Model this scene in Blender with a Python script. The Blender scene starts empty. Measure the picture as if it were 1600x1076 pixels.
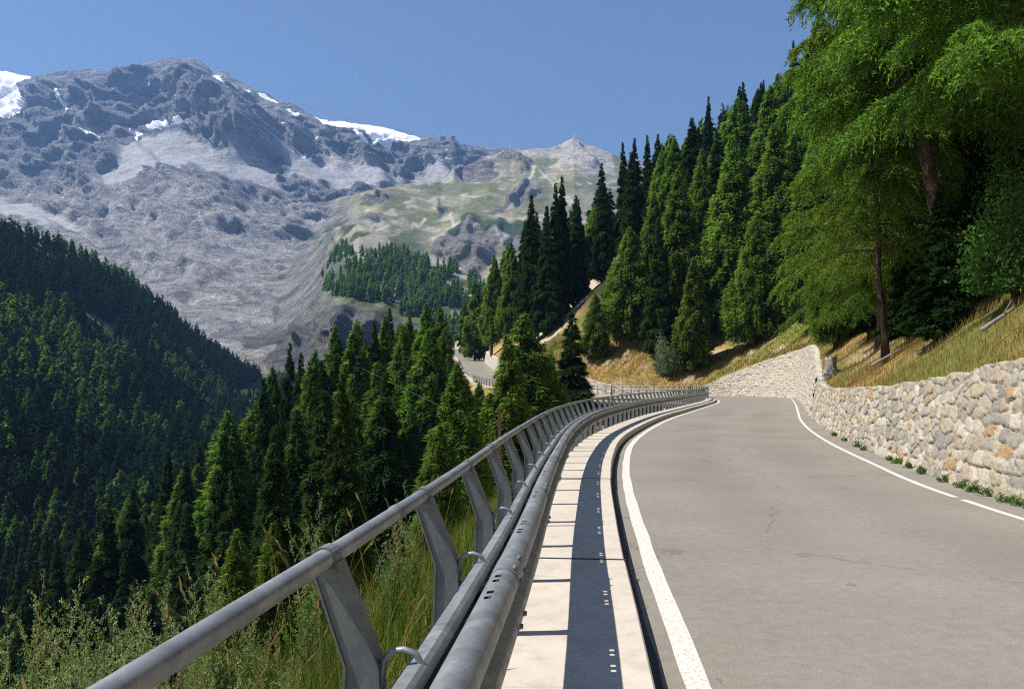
import bpy, math, random
import numpy as np
from mathutils import Vector

# ------------------------------------------------------------------ camera, sky, sun, exposure
S = bpy.context.scene
COL = S.collection
F, CX, YH, CH = 1244.0, 800.0, 598.0, 1.75        # focal length in photo pixels, centre, horizon row, eye height

cd = bpy.data.cameras.new('camera'); cam = bpy.data.objects.new('camera', cd); COL.objects.link(cam)
cam.location = (0, 0, CH); cam.rotation_euler = (math.radians(90), 0, 0)
cd.sensor_width = 36; cd.lens = F/1600*36; cd.shift_y = (YH-538)/1600
cd.clip_start = 0.05; cd.clip_end = 40000
S.camera = cam

SUN_EL = math.radians(56); SUN_AZ = math.radians(4)   # from the left, a little behind the viewer
to_sun = Vector((-math.cos(SUN_EL)*math.cos(SUN_AZ), -math.cos(SUN_EL)*math.sin(SUN_AZ), math.sin(SUN_EL)))
w = bpy.data.worlds.new('World'); S.world = w; w.use_nodes = True
nt = w.node_tree; nt.nodes.clear()
sky = nt.nodes.new('ShaderNodeTexSky'); sky.sky_type = 'NISHITA'; sky.sun_disc = False
sky.sun_elevation = SUN_EL; sky.sun_rotation = math.radians(270) - SUN_AZ
sky.altitude = 2600; sky.air_density = 1.0; sky.dust_density = 0.25; sky.ozone_density = 1.2
bg = nt.nodes.new('ShaderNodeBackground'); bg.inputs['Strength'].default_value = 0.074
wo = nt.nodes.new('ShaderNodeOutputWorld')
nt.links.new(sky.outputs[0], bg.inputs[0]); nt.links.new(bg.outputs[0], wo.inputs[0])
sd_ = bpy.data.lights.new('sun', 'SUN'); sd_.energy = 4.6; sd_.angle = math.radians(0.5); sd_.color = (1, .95, .86)
sun = bpy.data.objects.new('sun', sd_); COL.objects.link(sun)
sun.rotation_euler = to_sun.to_track_quat('Z', 'Y').to_euler(); sun.location = (-30, -5, 60)
S.view_settings.view_transform = 'Standard'; S.view_settings.look = 'None'
S.view_settings.exposure = 0.86; S.view_settings.gamma = 1
S.cycles.max_bounces = 6; S.cycles.diffuse_bounces = 3; S.cycles.glossy_bounces = 2
S.cycles.transmission_bounces = 3; S.cycles.volume_bounces = 0; S.cycles.transparent_max_bounces = 8
S.cycles.use_denoising = False; S.cycles.filter_width = 1.15

# ------------------------------------------------------------------ noise helpers
def _h(ix, iy, iz, seed):
    n = (ix.astype(np.int64)*374761393 + iy.astype(np.int64)*668265263 + iz.astype(np.int64)*2147483647 + seed*1274126177) & 0xffffffff
    n = ((n ^ (n >> 13))*1274126177) & 0xffffffff
    n = ((n ^ (n >> 16))*2246822519) & 0xffffffff
    n = n ^ (n >> 15)
    return (n & 0xffffff)/float(0xffffff)
def vnoise(x, y, z=None, seed=0):
    x = np.asarray(x, float); y = np.asarray(y, float)
    z = np.zeros_like(x) if z is None else np.asarray(z, float)
    xi, yi, zi = np.floor(x), np.floor(y), np.floor(z)
    fx, fy, fz = x-xi, y-yi, z-zi
    fx = fx*fx*(3-2*fx); fy = fy*fy*(3-2*fy); fz = fz*fz*(3-2*fz)
    r = 0
    for a in (0, 1):
        for b in (0, 1):
            for c in (0, 1):
                r = r + _h(xi+a, yi+b, zi+c, seed)*(fx if a else 1-fx)*(fy if b else 1-fy)*(fz if c else 1-fz)
    return r*2-1
def fbm(x, y, z=None, o=4, seed=0, gain=.5):
    x = np.asarray(x, float); r = np.zeros(np.broadcast(x, y).shape); a = 1.0; f = 1.0
    z0 = np.zeros_like(x) if z is None else z
    for i in range(o):
        r += a*vnoise(x*f+i*17.3, np.asarray(y)*f+i*9.1, np.asarray(z0)*f+i*5.7, seed+i); a *= gain; f *= 2.03
    return r
def ridged(x, y, z=None, o=5, seed=0, gain=.5):
    x = np.asarray(x, float); r = np.zeros(np.broadcast(x, y).shape); a = 1.0; f = 1.0; w_ = 1.0
    z0 = np.zeros_like(x) if z is None else z
    for i in range(o):
        n = 1-np.abs(vnoise(x*f+i*13.7, np.asarray(y)*f+i*7.7, np.asarray(z0)*f+i*3.1, seed+i))
        n = n*n*w_; w_ = np.clip(n*1.8, 0, 1); r += a*n; a *= gain; f *= 2.07
    return r
def sstep(a, b, x):
    t = np.clip((x-a)/(b-a), 0, 1); return t*t*(3-2*t)
def pix(px, py, D):
    """world point seen at photo pixel (px,py) at depth D"""
    D = np.asarray(D, float)
    return np.stack([(np.asarray(px, float)-CX)/F*D, D+0*np.asarray(px, float), CH+(YH-np.asarray(py, float))/F*D], -1)
def in_poly(px, py, poly):
    c = np.zeros(px.shape, bool); n = len(poly)
    for i in range(n):
        x1, y1 = poly[i]; x2, y2 = poly[(i+1) % n]
        if y1 == y2: continue
        m = ((y1 > py) != (y2 > py)) & (px < (x2-x1)*(py-y1)/(y2-y1)+x1)
        c ^= m
    return c

# ------------------------------------------------------------------ mesh helpers
def mesh_np(name, V, faces, mats=(), attrs=None, smooth=True, mi=None):
    """faces: list of (n,k) integer arrays"""
    V = np.ascontiguousarray(V, dtype=np.float32).reshape(-1, 3)
    if not isinstance(faces, (list, tuple)): faces = [faces]
    faces = [np.asarray(f, dtype=np.int32) for f in faces if len(f)]
    me = bpy.data.meshes.new(name)
    me.vertices.add(len(V)); me.vertices.foreach_set('co', V.ravel())
    L = np.concatenate([f.ravel() for f in faces]); tot = np.concatenate([np.full(len(f), f.shape[1], np.int32) for f in faces])
    st = np.concatenate([[0], np.cumsum(tot)[:-1]]).astype(np.int32)
    me.loops.add(len(L)); me.loops.foreach_set('vertex_index', L)
    me.polygons.add(len(tot)); me.polygons.foreach_set('loop_start', st)
    try: me.polygons.foreach_set('loop_total', tot)
    except Exception: pass
    me.polygons.foreach_set('use_smooth', np.full(len(tot), smooth, bool))
    if mi is not None: me.polygons.foreach_set('material_index', np.asarray(mi, np.int32))
    for m in mats: me.materials.append(m)
    if attrs:
        for k, a in attrs.items():
            a = np.asarray(a, np.float32)
            if a.ndim == 1:
                at = me.attributes.new(k, 'FLOAT', 'POINT'); at.data.foreach_set('value', a)
            else:
                at = me.attributes.new(k, 'FLOAT_COLOR', 'POINT')
                c = np.ones((len(a), 4), np.float32); c[:, :3] = a; at.data.foreach_set('color', c.ravel())
    me.update(calc_edges=True)
    return me
def link(name, me, parent=None, loc=None):
    o = bpy.data.objects.new(name, me); COL.objects.link(o)
    if parent is not None: o.parent = parent
    if loc is not None: o.location = loc
    return o
def struct(name, me, kind='structure'):
    o = link(name, me); o['kind'] = kind; return o
def tag(o, label, cat, group=None, kind=None):
    o['label'] = label; o['category'] = cat
    if group: o['group'] = group
    if kind: o['kind'] = kind
    return o
def empty(name, loc, label, cat, group=None, rz=0):
    o = bpy.data.objects.new(name, None); COL.objects.link(o); o.location = loc; o.rotation_euler = (0, 0, rz)
    o.empty_display_size = .3
    return tag(o, label, cat, group)
def grid_faces(m, n, off=0):
    i = np.arange(m-1)[:, None]*n + np.arange(n-1)[None]
    i = i.ravel()+off
    return np.stack([i, i+1, i+n+1, i+n], 1)
class MB:
    def __init__(s): s.v = []; s.q = []; s.t = []; s.n = 0
    def add(s, V, q=None, t=None):
        V = np.asarray(V, float).reshape(-1, 3); s.v.append(V)
        if q is not None and len(q): s.q.append(np.asarray(q, int)+s.n)
        if t is not None and len(t): s.t.append(np.asarray(t, int)+s.n)
        s.n += len(V)
    def box(s, a, b, M=None):
        x0, y0, z0 = a; x1, y1, z1 = b
        V = np.array([(x0,y0,z0),(x1,y0,z0),(x1,y1,z0),(x0,y1,z0),(x0,y0,z1),(x1,y0,z1),(x1,y1,z1),(x0,y1,z1)], float)
        if M is not None: V = M(V)
        s.add(V, [(0,3,2,1),(4,5,6,7),(0,1,5,4),(1,2,6,5),(2,3,7,6),(3,0,4,7)])
    def tube(s, P, r, k=8, cap=True):
        P = np.asarray(P, float); n = len(P); r = np.broadcast_to(np.asarray(r, float), (n,))
        T = np.gradient(P, axis=0); T /= np.linalg.norm(T, axis=1)[:, None]+1e-9
        up = np.array([0, 0, 1.]) if abs(T[0][2]) < .9 else np.array([0, 1., 0])
        A = np.cross(T, up); A /= np.linalg.norm(A, axis=1)[:, None]+1e-9; B = np.cross(T, A)
        a = np.linspace(0, 2*np.pi, k, endpoint=False)
        V = P[:, None] + r[:, None, None]*(A[:, None]*np.cos(a)[None, :, None] + B[:, None]*np.sin(a)[None, :, None])
        q = []
        for i in range(n-1):
            for j in range(k):
                q.append((i*k+j, i*k+(j+1) % k, (i+1)*k+(j+1) % k, (i+1)*k+j))
        V = V.reshape(-1, 3); t = []
        if cap:
            V = np.vstack([V, P[0], P[-1]])
            for j in range(k):
                t.append((n*k, (j+1) % k, j)); t.append((n*k+1, (n-1)*k+j, (n-1)*k+(j+1) % k))
        s.add(V, q, t)
    def mesh(s, name, mats=(), smooth=False, attrs=None):
        f = []
        if s.q: f.append(np.concatenate(s.q))
        if s.t: f.append(np.concatenate(s.t))
        return mesh_np(name, np.concatenate(s.v), f, mats, attrs, smooth)

# ------------------------------------------------------------------ materials
class NT:
    def __init__(s, name):
        s.m = bpy.data.materials.new(name); s.m.use_nodes = True; s.t = s.m.node_tree; s.t.nodes.clear()
        s.out = s.t.nodes.new('ShaderNodeOutputMaterial')
    def n(s, typ, **kw):
        nd = s.t.nodes.new('ShaderNode'+typ)
        for k, v in kw.items():
            if k[0] == '_': setattr(nd, k[1:], v)
            else:
                key = k.replace('__', ' ')
                nd.inputs[int(key[1:]) if key[0] == 'i' and key[1:].isdigit() else key].default_value = v
        return nd
    def l(s, a, b): s.t.links.new(a, b)
    def noise(s, co, scale, detail=4, rough=.5, dist=0):
        nd = s.n('TexNoise', Scale=scale, Detail=detail, Roughness=rough, Distortion=dist); s.l(co, nd.inputs['Vector']); return nd.outputs['Fac']
    def ramp(s, fac, stops):
        nd = s.n('ValToRGB'); cr = nd.color_ramp
        while len(cr.elements) < len(stops): cr.elements.new(.5)
        for e, (p, c) in zip(cr.elements, stops):
            e.position = p; e.color = (*c, 1) if len(c) == 3 else c
        s.l(fac, nd.inputs[0]); return nd.outputs[0]
    def mix(s, fac, a, b, mode='MIX'):
        nd = s.n('Mix'); nd.data_type = 'RGBA'; nd.blend_type = mode
        for v, i in ((fac, 0), (a, 6), (b, 7)):
            if hasattr(v, 'links') or hasattr(v, 'is_output'): s.l(v, nd.inputs[i])
            else: nd.inputs[i].default_value = v if i == 0 else ((*v, 1) if len(v) == 3 else v)
        return nd.outputs[2]
    def math(s, op, a, b=0, clamp=False):
        nd = s.n('Math'); nd.operation = op; nd.use_clamp = clamp
        for v, i in ((a, 0), (b, 1)):
            if hasattr(v, 'is_output'): s.l(v, nd.inputs[i])
            else: nd.inputs[i].default_value = v
        return nd.outputs[0]
    def co(s, kind='Object'): return s.n('TexCoord').outputs[kind]
    def pos(s): return s.n('NewGeometry').outputs['Position']
    def attr(s, name, out='Fac'): return s.n('Attribute', _attribute_name=name).outputs[out]
    def bump(s, h, strength, dist=.01):
        nd = s.n('Bump', Strength=strength, Distance=dist); s.l(h, nd.inputs['Height']); return nd.outputs[0]
    def princ(s, col, rough=.8, metal=0, normal=None, spec=.3):
        nd = s.n('BsdfPrincipled'); nd.inputs['Roughness'].default_value = .5
        for v, k in ((col, 'Base Color'), (rough, 'Roughness'), (metal, 'Metallic'), (spec, 'Specular IOR Level')):
            if hasattr(v, 'is_output'): s.l(v, nd.inputs[k])
            else: nd.inputs[k].default_value = (*v, 1) if isinstance(v, tuple) else v
        if normal is not None: s.l(normal, nd.inputs['Normal'])
        s.l(nd.outputs[0], s.out.inputs[0]); return nd

def foliage_mat(name, c0, c1, c2, trans=.3, vary=.25):
    k = NT(name)
    t = k.attr('tint'); c = k.ramp(t, [(0, c0), (.5, c1), (1, c2)])
    oi = k.n('ObjectInfo').outputs['Random']
    hsv = k.n('HueSaturation'); k.l(c, hsv.inputs['Color'])
    k.l(k.math('ADD', k.math('MULTIPLY', oi, .035), .482), hsv.inputs['Hue'])
    oi2 = k.math('FRACT', k.math('MULTIPLY', oi, 7.31))
    k.l(k.math('ADD', k.math('MULTIPLY', oi2, vary*2), 1-vary), hsv.inputs['Value'])
    d = k.n('BsdfDiffuse', Roughness=.6); tr = k.n('BsdfTranslucent')
    k.l(hsv.outputs[0], d.inputs[0])
    k.l(k.mix(1.0, hsv.outputs[0], (1.08, 1.25, .6), 'MULTIPLY'), tr.inputs[0])
    mx = k.n('MixShader', Fac=trans); k.l(d.outputs[0], mx.inputs[1]); k.l(tr.outputs[0], mx.inputs[2])
    k.l(mx.outputs[0], k.out.inputs[0]); return k.m
M = {}
M['larch'] = foliage_mat('larch_needles', (.060, .108, .024), (.135, .210, .044), (.225, .320, .078), .60, .17)
M['spruce'] = foliage_mat('spruce_needles', (.016, .036, .014), (.036, .070, .022), (.080, .125, .036), .25, .25)
M['leaf'] = foliage_mat('broad_leaves', (.05, .10, .02), (.09, .17, .04), (.15, .24, .07), .35, .15)
M['willow'] = foliage_mat('grey_willow_leaves', (.09, .13, .07), (.17, .22, .13), (.26, .31, .21), .3, .1)
M['weed'] = foliage_mat('mugwort_leaves', (.07, .12, .025), (.19, .27, .075), (.50, .54, .33), .3, .12)
M['grass'] = foliage_mat('green_grass_blades', (.07, .12, .018), (.14, .20, .035), (.34, .27, .08), .35, .2)
M['bankgrass'] = foliage_mat('rusty_bank_grass', (.15, .14, .03), (.28, .20, .06), (.40, .26, .09), .3, .15)
M['straw'] = foliage_mat('dry_grass_seed', (.17, .09, .045), (.33, .21, .09), (.46, .35, .17), .3, .15)

def m_bark():
    k = NT('bark'); co = k.co()
    mp = k.n('Mapping'); mp.inputs['Scale'].default_value = (1, 1, .22); k.l(co, mp.inputs[0])
    n = k.noise(mp.outputs[0], 9, 6, .65, .6)
    c = k.ramp(n, [(.3, (.018, .012, .009)), (.52, (.07, .045, .032)), (.75, (.17, .125, .095))])
    k.princ(c, .95, normal=k.bump(n, .9, .06)); return k.m
M['bark'] = m_bark()
def m_deadwood():
    k = NT('dead_wood'); co = k.co()
    mp = k.n('Mapping'); mp.inputs['Scale'].default_value = (1, 1, .2); k.l(co, mp.inputs[0])
    n = k.noise(mp.outputs[0], 14, 5, .6)
    k.princ(k.ramp(n, [(.3, (.10, .09, .08)), (.7, (.38, .35, .31))]), .9, normal=k.bump(n, .6, .02)); return k.m
M['dead'] = m_deadwood()

def m_asphalt():
    k = NT('asphalt'); p = k.pos()
    n1 = k.noise(p, 260, 2, .6); n2 = k.noise(p, .45, 4, .55); n3 = k.noise(p, 70, 3, .7)
    base = k.ramp(n2, [(.3, (.212, .192, .165)), (.7, (.258, .236, .206))])
    g = k.ramp(n1, [(.30, (.50, .50, .51)), (.5, (1, 1, 1)), (.72, (1.35, 1.33, 1.28))])
    c = k.mix(.85, base, g, 'MULTIPLY')
    c = k.mix(.6, c, k.ramp(n3, [(.35, (.65, .65, .66)), (.65, (1.3, 1.28, 1.26))]), 'MULTIPLY')
    c = k.mix(.5, c, k.ramp(k.noise(p, 9, 4, .7), [(.35, (.80, .80, .80)), (.65, (1.16, 1.16, 1.15))]), 'MULTIPLY')
    # a few oily stains and pale wheel polish along the lane
    st = k.attr('lane'); c = k.mix(k.math('MULTIPLY', st, .5), c, (.165, .148, .125))
    v = k.n('TexVoronoi', Scale=.9, Randomness=1.0); k.l(p, v.inputs['Vector'])
    nd = k.noise(p, 7, 3, .6)
    spot = k.math('LESS_THAN', k.math('ADD', v.outputs['Distance'], k.math('MULTIPLY', nd, .09)), .088)
    c = k.mix(k.math('MULTIPLY', spot, .42), c, (.09, .08, .07))
    # fine cracks
    mp = k.n('Mapping'); mp.inputs['Scale'].default_value = (.5, .33, 1); mp.inputs['Rotation'].default_value = (0, 0, .5); k.l(p, mp.inputs[0])
    dn = k.n('TexNoise', Scale=3.0, Detail=5.0); k.l(p, dn.inputs['Vector'])
    add = k.n('VectorMath'); add.operation = 'ADD'; k.l(mp.outputs[0], add.inputs[0])
    sc = k.n('VectorMath'); sc.operation = 'SCALE'; sc.inputs['Scale'].default_value = .25; k.l(dn.outputs['Color'], sc.inputs[0]); k.l(sc.outputs[0], add.inputs[1])
    vc = k.n('TexVoronoi', Scale=.55); vc.feature = 'DISTANCE_TO_EDGE'; k.l(add.outputs[0], vc.inputs['Vector'])
    crack = k.math('MULTIPLY', k.math('LESS_THAN', vc.outputs['Distance'], .005), k.math('GREATER_THAN', k.noise(p, .7, 2), .50))
    c = k.mix(k.math('MULTIPLY', crack, .4), c, (.10, .09, .075))
    k.princ(c, .92, normal=k.bump(n1, .35, .006), spec=.25); return k.m
M['asphalt'] = m_asphalt()
def m_paint():
    k = NT('road_paint'); p = k.pos(); n = k.noise(p, 40, 5, .7); n2 = k.noise(p, 3, 3)
    c = k.ramp(n, [(.36, (.26, .24, .21)), (.43, (.50, .48, .44)), (.5, (.60, .58, .54)), (.8, (.68, .665, .63))])
    k.princ(k.mix(k.math('MULTIPLY', n2, .3), c, (.55, .50, .42)), .7); return k.m
M['paint'] = m_paint()
def m_concrete(name, a, b, dirt=(.25, .2, .15)):
    k = NT(name); p = k.pos(); n = k.noise(p, 1.3, 6, .65); n2 = k.noise(p, 90, 3, .6); n3 = k.noise(p, 5, 5, .7)
    c = k.ramp(n, [(.3, a), (.7, b)])
    c = k.mix(.5, c, k.ramp(n2, [(.3, (.8, .8, .8)), (.7, (1.12, 1.12, 1.12))]), 'MULTIPLY')
    c = k.mix(k.ramp(n3, [(.47, (0, 0, 0)), (.68, (.6, .6, .6))]), c, dirt)
    k.princ(c, .9, normal=k.bump(n2, .25, .004)); return k.m
M['slab'] = m_concrete('pale_concrete', (.46, .41, .345), (.55, .495, .42), (.38, .32, .26))
M['conc'] = m_concrete('bridge_concrete', (.45, .41, .34), (.6, .55, .46))
M['stream'] = m_concrete('pale_gravel_bed', (.55, .53, .5), (.75, .73, .7))
def m_galv():
    k = NT('galvanised_steel'); p = k.co(); v = k.n('TexVoronoi', Scale=45.0); k.l(p, v.inputs['Vector'])
    n = k.noise(p, 3.5, 6, .7, 1.5); n2 = k.noise(p, 25, 4, .6)
    c = k.ramp(n, [(.25, (.17, .18, .19)), (.5, (.26, .27, .28)), (.72, (.38, .385, .385))])
    c = k.mix(.10, c, k.ramp(v.outputs['Distance'], [(.1, (.6, .6, .6)), (.5, (1.2, 1.2, 1.2))]), 'MULTIPLY')
    r = k.ramp(n2, [(.3, (.42,)*3), (.7, (.62,)*3)])
    k.princ(c, r, .55, normal=k.bump(n2, .08, .004), spec=.5); return k.m
M['galv'] = m_galv()
def m_galv_dark():
    k = NT('weathered_post_steel'); p = k.co()
    n = k.noise(p, 6, 6, .7, 1.0); n2 = k.noise(p, 45, 4, .6)
    c = k.ramp(n, [(.25, (.12, .125, .13)), (.5, (.18, .185, .19)), (.75, (.27, .27, .27))])
    k.princ(c, .62, .3, normal=k.bump(n2, .1, .004), spec=.4); return k.m
M['post'] = m_galv_dark()
def m_rust():
    k = NT('rusty_steel'); n = k.noise(k.co(), 12, 5, .7)
    k.princ(k.ramp(n, [(.3, (.10, .045, .025)), (.7, (.30, .17, .11))]), .85, .2); return k.m
M['rust'] = m_rust()
def flat(name, c, rough=.7, metal=0):
    k = NT(name); n = k.noise(k.co(), 8, 4, .6)
    k.princ(k.mix(k.math('MULTIPLY', n, .5), tuple(x*1.15 for x in c), tuple(x*.75 for x in c)), rough, metal); return k.m
M['rubber'] = flat('black_rubber', (.03, .03, .032)); M['kerb_shade'] = flat('kerb_shade_tone', (.045, .043, .042))  # the second tone paints the kerb's shadow on the road
M['white'] = flat('white_metal', (.65, .65, .66), .5); M['skin'] = flat('skin', (.5, .33, .25))
M['darkcloth'] = flat('dark_cloth', (.03, .03, .035)); M['hut'] = flat('hut_wall', (.3, .26, .22)); M['red'] = flat('tank_paint', (.25, .03, .03), .35)

def m_wall():
    k = NT('rubble_stone'); p = k.pos()
    c = k.attr('stone', 'Color'); n = k.noise(p, 14, 6, .7, .5); n2 = k.noise(p, 60, 4, .65); n3 = k.noise(p, 2.2, 4, .6)
    c = k.mix(.75, c, k.ramp(n, [(.25, (.62, .58, .54)), (.5, (1, .98, .95)), (.75, (1.25, 1.22, 1.18))]), 'MULTIPLY')
    c = k.mix(k.ramp(n3, [(.56, (0, 0, 0)), (.75, (.4, .4, .4))]), c, (.34, .24, .14), 'MIX')
    h = k.math('ADD', n, k.math('MULTIPLY', n2, .4))
    k.princ(c, .92, normal=k.bump(h, .9, .035), spec=.2); return k.m
M['wall'] = m_wall()
def m_ground():
    k = NT('slope_ground'); p = k.pos(); g = k.attr('cover', 'Color')
    n = k.noise(p, 1.6, 8, .7); n2 = k.noise(p, 14, 5, .7)
    c = k.mix(.8, g, k.ramp(n, [(.3, (.6, .62, .55)), (.5, (1, 1, 1)), (.7, (1.35, 1.25, 1.1))]), 'MULTIPLY')
    c = k.mix(.6, c, k.ramp(n2, [(.3, (.6, .6, .6)), (.7, (1.35, 1.35, 1.35))]), 'MULTIPLY')
    k.princ(c, .97, normal=k.bump(k.math('ADD', n, k.math('MULTIPLY', n2, .3)), .8, .25), spec=.1); return k.m
M['ground'] = m_ground()
def m_mount():
    k = NT('mountain_rock'); p = k.pos(); g = k.attr('cover', 'Color'); sn = k.attr('snow'); ro = k.attr('rocky')
    mp = k.n('Mapping'); mp.inputs['Scale'].default_value = (1, 1, 1.6); mp.inputs['Rotation'].default_value = (.1, .55, 0); k.l(p, mp.inputs[0])
    n = k.noise(mp.outputs[0], .011, 12, .68, .8); n2 = k.noise(p, .05, 8, .7); n3 = k.noise(p, .004, 6, .6)
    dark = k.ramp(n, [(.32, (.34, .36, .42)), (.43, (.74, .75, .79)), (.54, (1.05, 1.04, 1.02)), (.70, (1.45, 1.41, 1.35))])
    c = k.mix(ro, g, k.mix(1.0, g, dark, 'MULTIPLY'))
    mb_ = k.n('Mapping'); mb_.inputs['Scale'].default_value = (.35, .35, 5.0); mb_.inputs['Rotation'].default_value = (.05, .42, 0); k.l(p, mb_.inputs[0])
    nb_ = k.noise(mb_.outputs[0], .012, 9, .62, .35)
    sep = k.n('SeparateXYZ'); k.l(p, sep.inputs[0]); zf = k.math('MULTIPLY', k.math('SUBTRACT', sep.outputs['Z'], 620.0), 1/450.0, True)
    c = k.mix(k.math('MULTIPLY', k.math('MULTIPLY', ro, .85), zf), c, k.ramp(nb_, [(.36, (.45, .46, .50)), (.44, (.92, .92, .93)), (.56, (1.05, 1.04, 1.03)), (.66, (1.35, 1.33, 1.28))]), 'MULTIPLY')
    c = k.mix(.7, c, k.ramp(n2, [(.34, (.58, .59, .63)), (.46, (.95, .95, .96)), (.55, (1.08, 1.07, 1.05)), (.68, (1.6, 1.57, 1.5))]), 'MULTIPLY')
    sm = k.math('GREATER_THAN', k.math('ADD', sn, k.math('MULTIPLY', k.math('SUBTRACT', n2, .5), .35)), .5)
    c = k.mix(sm, c, (.86, .87, .90))
    h = k.math('ADD', k.math('ADD', n, k.math('MULTIPLY', k.math('MULTIPLY', nb_, .5), zf)), k.math('MULTIPLY', n2, .5))
    st = k.math('MULTIPLY', ro, 1.0)
    b = k.n('Bump', Distance=90.0); k.l(h, b.inputs['Height']); k.l(k.math('MULTIPLY', st, k.math('SUBTRACT', 1, k.math('MULTIPLY', sm, .85))), b.inputs['Strength'])
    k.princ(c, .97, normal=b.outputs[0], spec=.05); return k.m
M['mount'] = m_mount()

# ------------------------------------------------------------------ the road line (left edge line, right edge line, height, wall height)
ROWS = np.array([
 (-1.3,-14,4.9,-14,0,2.3),(.20,-3,5.8,-3,0,2.3),(.82,2.1,6.1,2.5,0,2.3),(1.07,4.55,6.2,5,0,2.3),(1.32,7.4,6.4,8,0,2.2),
 (1.56,9.8,6.58,10.4,0,2.15),(1.89,12.9,7.0,13.6,0,1.93),(2.45,17.1,7.9,17.6,0,1.68),(3.48,23,8.95,22,0,1.55),
 (5.2,30,10.9,29,0,1.45),(7.8,39,13.6,37.5,0,1.6),(10.8,48,17,47.3,0,2.6),(15.5,62,21.6,60.5,0,4.2),(18.1,70,25.2,71,0,5.0),
 (20,77,28.2,80,0,5.4),(21.4,84,31,89,0,5.6),(21.6,90,31.8,97,0,5.2),(20.3,96,29.5,104.5,0,3.6),(17.4,101,24.5,110.5,0,.8),
 (13.5,105,19,114.5,0,.7),(9,109.5,13,118.5,.1,1.6),(3,117,8,124.5,.4,2.8),(-3,128,2.5,134,1.1,3),(-7,145,-1,149,2.2,3),
 (-10,170,-4,173,3.9,3),(-12.5,200,-6.3,202,5.8,3),(-14.5,225,-8.2,228,7.4,3),(-17,250,-10,254,9.2,3),(-23,280,-15.5,285,12.2,3),
 (-31,305,-23,312,15.3,3),(-42,322,-36,331,17.2,3),(-60,335,-56,346,18.5,3)], float)
def catmull(P, per):
    P = np.asarray(P, float); Q = np.vstack([2*P[0]-P[1], P, 2*P[-1]-P[-2]]); out = []
    for i in range(1, len(Q)-2):
        n = per[i-1] if hasattr(per, '__len__') else per
        t = np.linspace(0, 1, n, endpoint=False)[:, None]
        a, b, c, d = Q[i-1], Q[i], Q[i+1], Q[i+2]
        # centripetal-ish: scale tangents by segment length ratio
        l0, l1, l2 = (np.linalg.norm(x[:2])+1e-6 for x in (b-a, c-b, d-c))
        m1 = ((b-a)/l0*l1 + (c-b)*l0/l1 * (l1/l0))*0.5 if False else (((b-a)/l0+(c-b)/l1)/2*l1)
        m2 = (((c-b)/l1+(d-c)/l2)/2*l1)
        out.append((2*t**3-3*t**2+1)*b + (t**3-2*t**2+t)*m1 + (-2*t**3+3*t**2)*c + (t**3-t**2)*m2)
    out.append(P[-1:]); return np.vstack(out)
LEN = np.linalg.norm(np.diff(ROWS[:, :2], axis=0), axis=1)
PER = [max(4, int(l/1.0)) for l in LEN]
RD_L = catmull(ROWS[:, :2], PER); RD_R = catmull(ROWS[:, 2:4], PER); RD_Z = catmull(np.c_[ROWS[:, :2], ROWS[:, 4:6]], PER)
RZ, WH = RD_Z[:, 2], np.maximum(RD_Z[:, 3], .6)
def tang(P):
    T = np.gradient(P, axis=0); return T/np.linalg.norm(T, axis=1)[:, None]
def offs(P, d):
    """shift polyline sideways, + to the right of travel"""
    T = tang(P); N = np.c_[T[:, 1], -T[:, 0]]; return P+N*np.asarray(d)[..., None] if np.ndim(d) else P+N*d
def resample(P, step, extra=None):
    s = np.r_[0, np.cumsum(np.linalg.norm(np.diff(P[:, :2], axis=0), axis=1))]
    t = np.arange(0, s[-1], step); return t, np.stack([np.interp(t, s, P[:, i]) for i in range(P.shape[1])], 1)
NR = len(RZ)
# road sheet
off_r = .62
Rr = offs(RD_R, off_r+.4); Ll = offs(RD_L, -.32)
m = 13
u = np.linspace(0, 1, m)
V = np.zeros((NR, m, 3)); V[..., :2] = Ll[:, None]*(1-u)[None, :, None] + Rr[:, None]*u[None, :, None]; V[..., 2] = RZ[:, None]
lane = np.exp(-((u-.30)/.07)**2)+np.exp(-((u-.62)/.07)**2)
lane = np.tile(lane, (NR, 1))*np.clip(.5+fbm(V[..., 0]*.2, V[..., 1]*.2, o=3, seed=4), 0, 1)
struct('road', mesh_np('road', V, grid_faces(NR, m), [M['asphalt']], {'lane': lane.ravel()}))
# edge lines (4 mm above the asphalt)
def ribbon(name, P, w0, w1, z, mat, i0=0, i1=None, kind='structure'):
    A = offs(P, w0)[i0:i1]; B = offs(P, w1)[i0:i1]; zz = np.broadcast_to(z, (len(P),))[i0:i1]
    V = np.stack([np.c_[A, zz], np.c_[B, zz]], 1)
    return struct(name, mesh_np(name, V, grid_faces(len(A), 2), [mat]), kind)
# the road is seen near: use finer lines
sL, PL = resample(np.c_[RD_L, RZ], .25); sR, PR = resample(np.c_[RD_R, RZ, WH], .25)
def wob(n, a, seed): return a*fbm(np.arange(n)*.3, np.zeros(n), o=3, seed=seed)
A = offs(PL[:, :2], -.075+wob(len(PL), .006, 1)); B = offs(PL[:, :2], .075+wob(len(PL), .006, 2))
struct('road_edge_line', mesh_np('left_line', np.stack([np.c_[A, PL[:, 2]+.004], np.c_[B, PL[:, 2]+.004]], 1), grid_faces(len(PL), 2), [M['paint']]))
gap = (PR[:, 1] > 11.75) & (PR[:, 1] < 12.15)
A = offs(PR[:, :2], -.055+wob(len(PR), .006, 3)); B = offs(PR[:, :2], .055+wob(len(PR), .006, 5))
f = grid_faces(len(PR), 2); f = f[~gap[:-1]]
struct('road_edge_line', mesh_np('right_line', np.stack([np.c_[A, PR[:, 2]+.004], np.c_[B, PR[:, 2]+.004]], 1), f, [M['paint']]))

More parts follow.
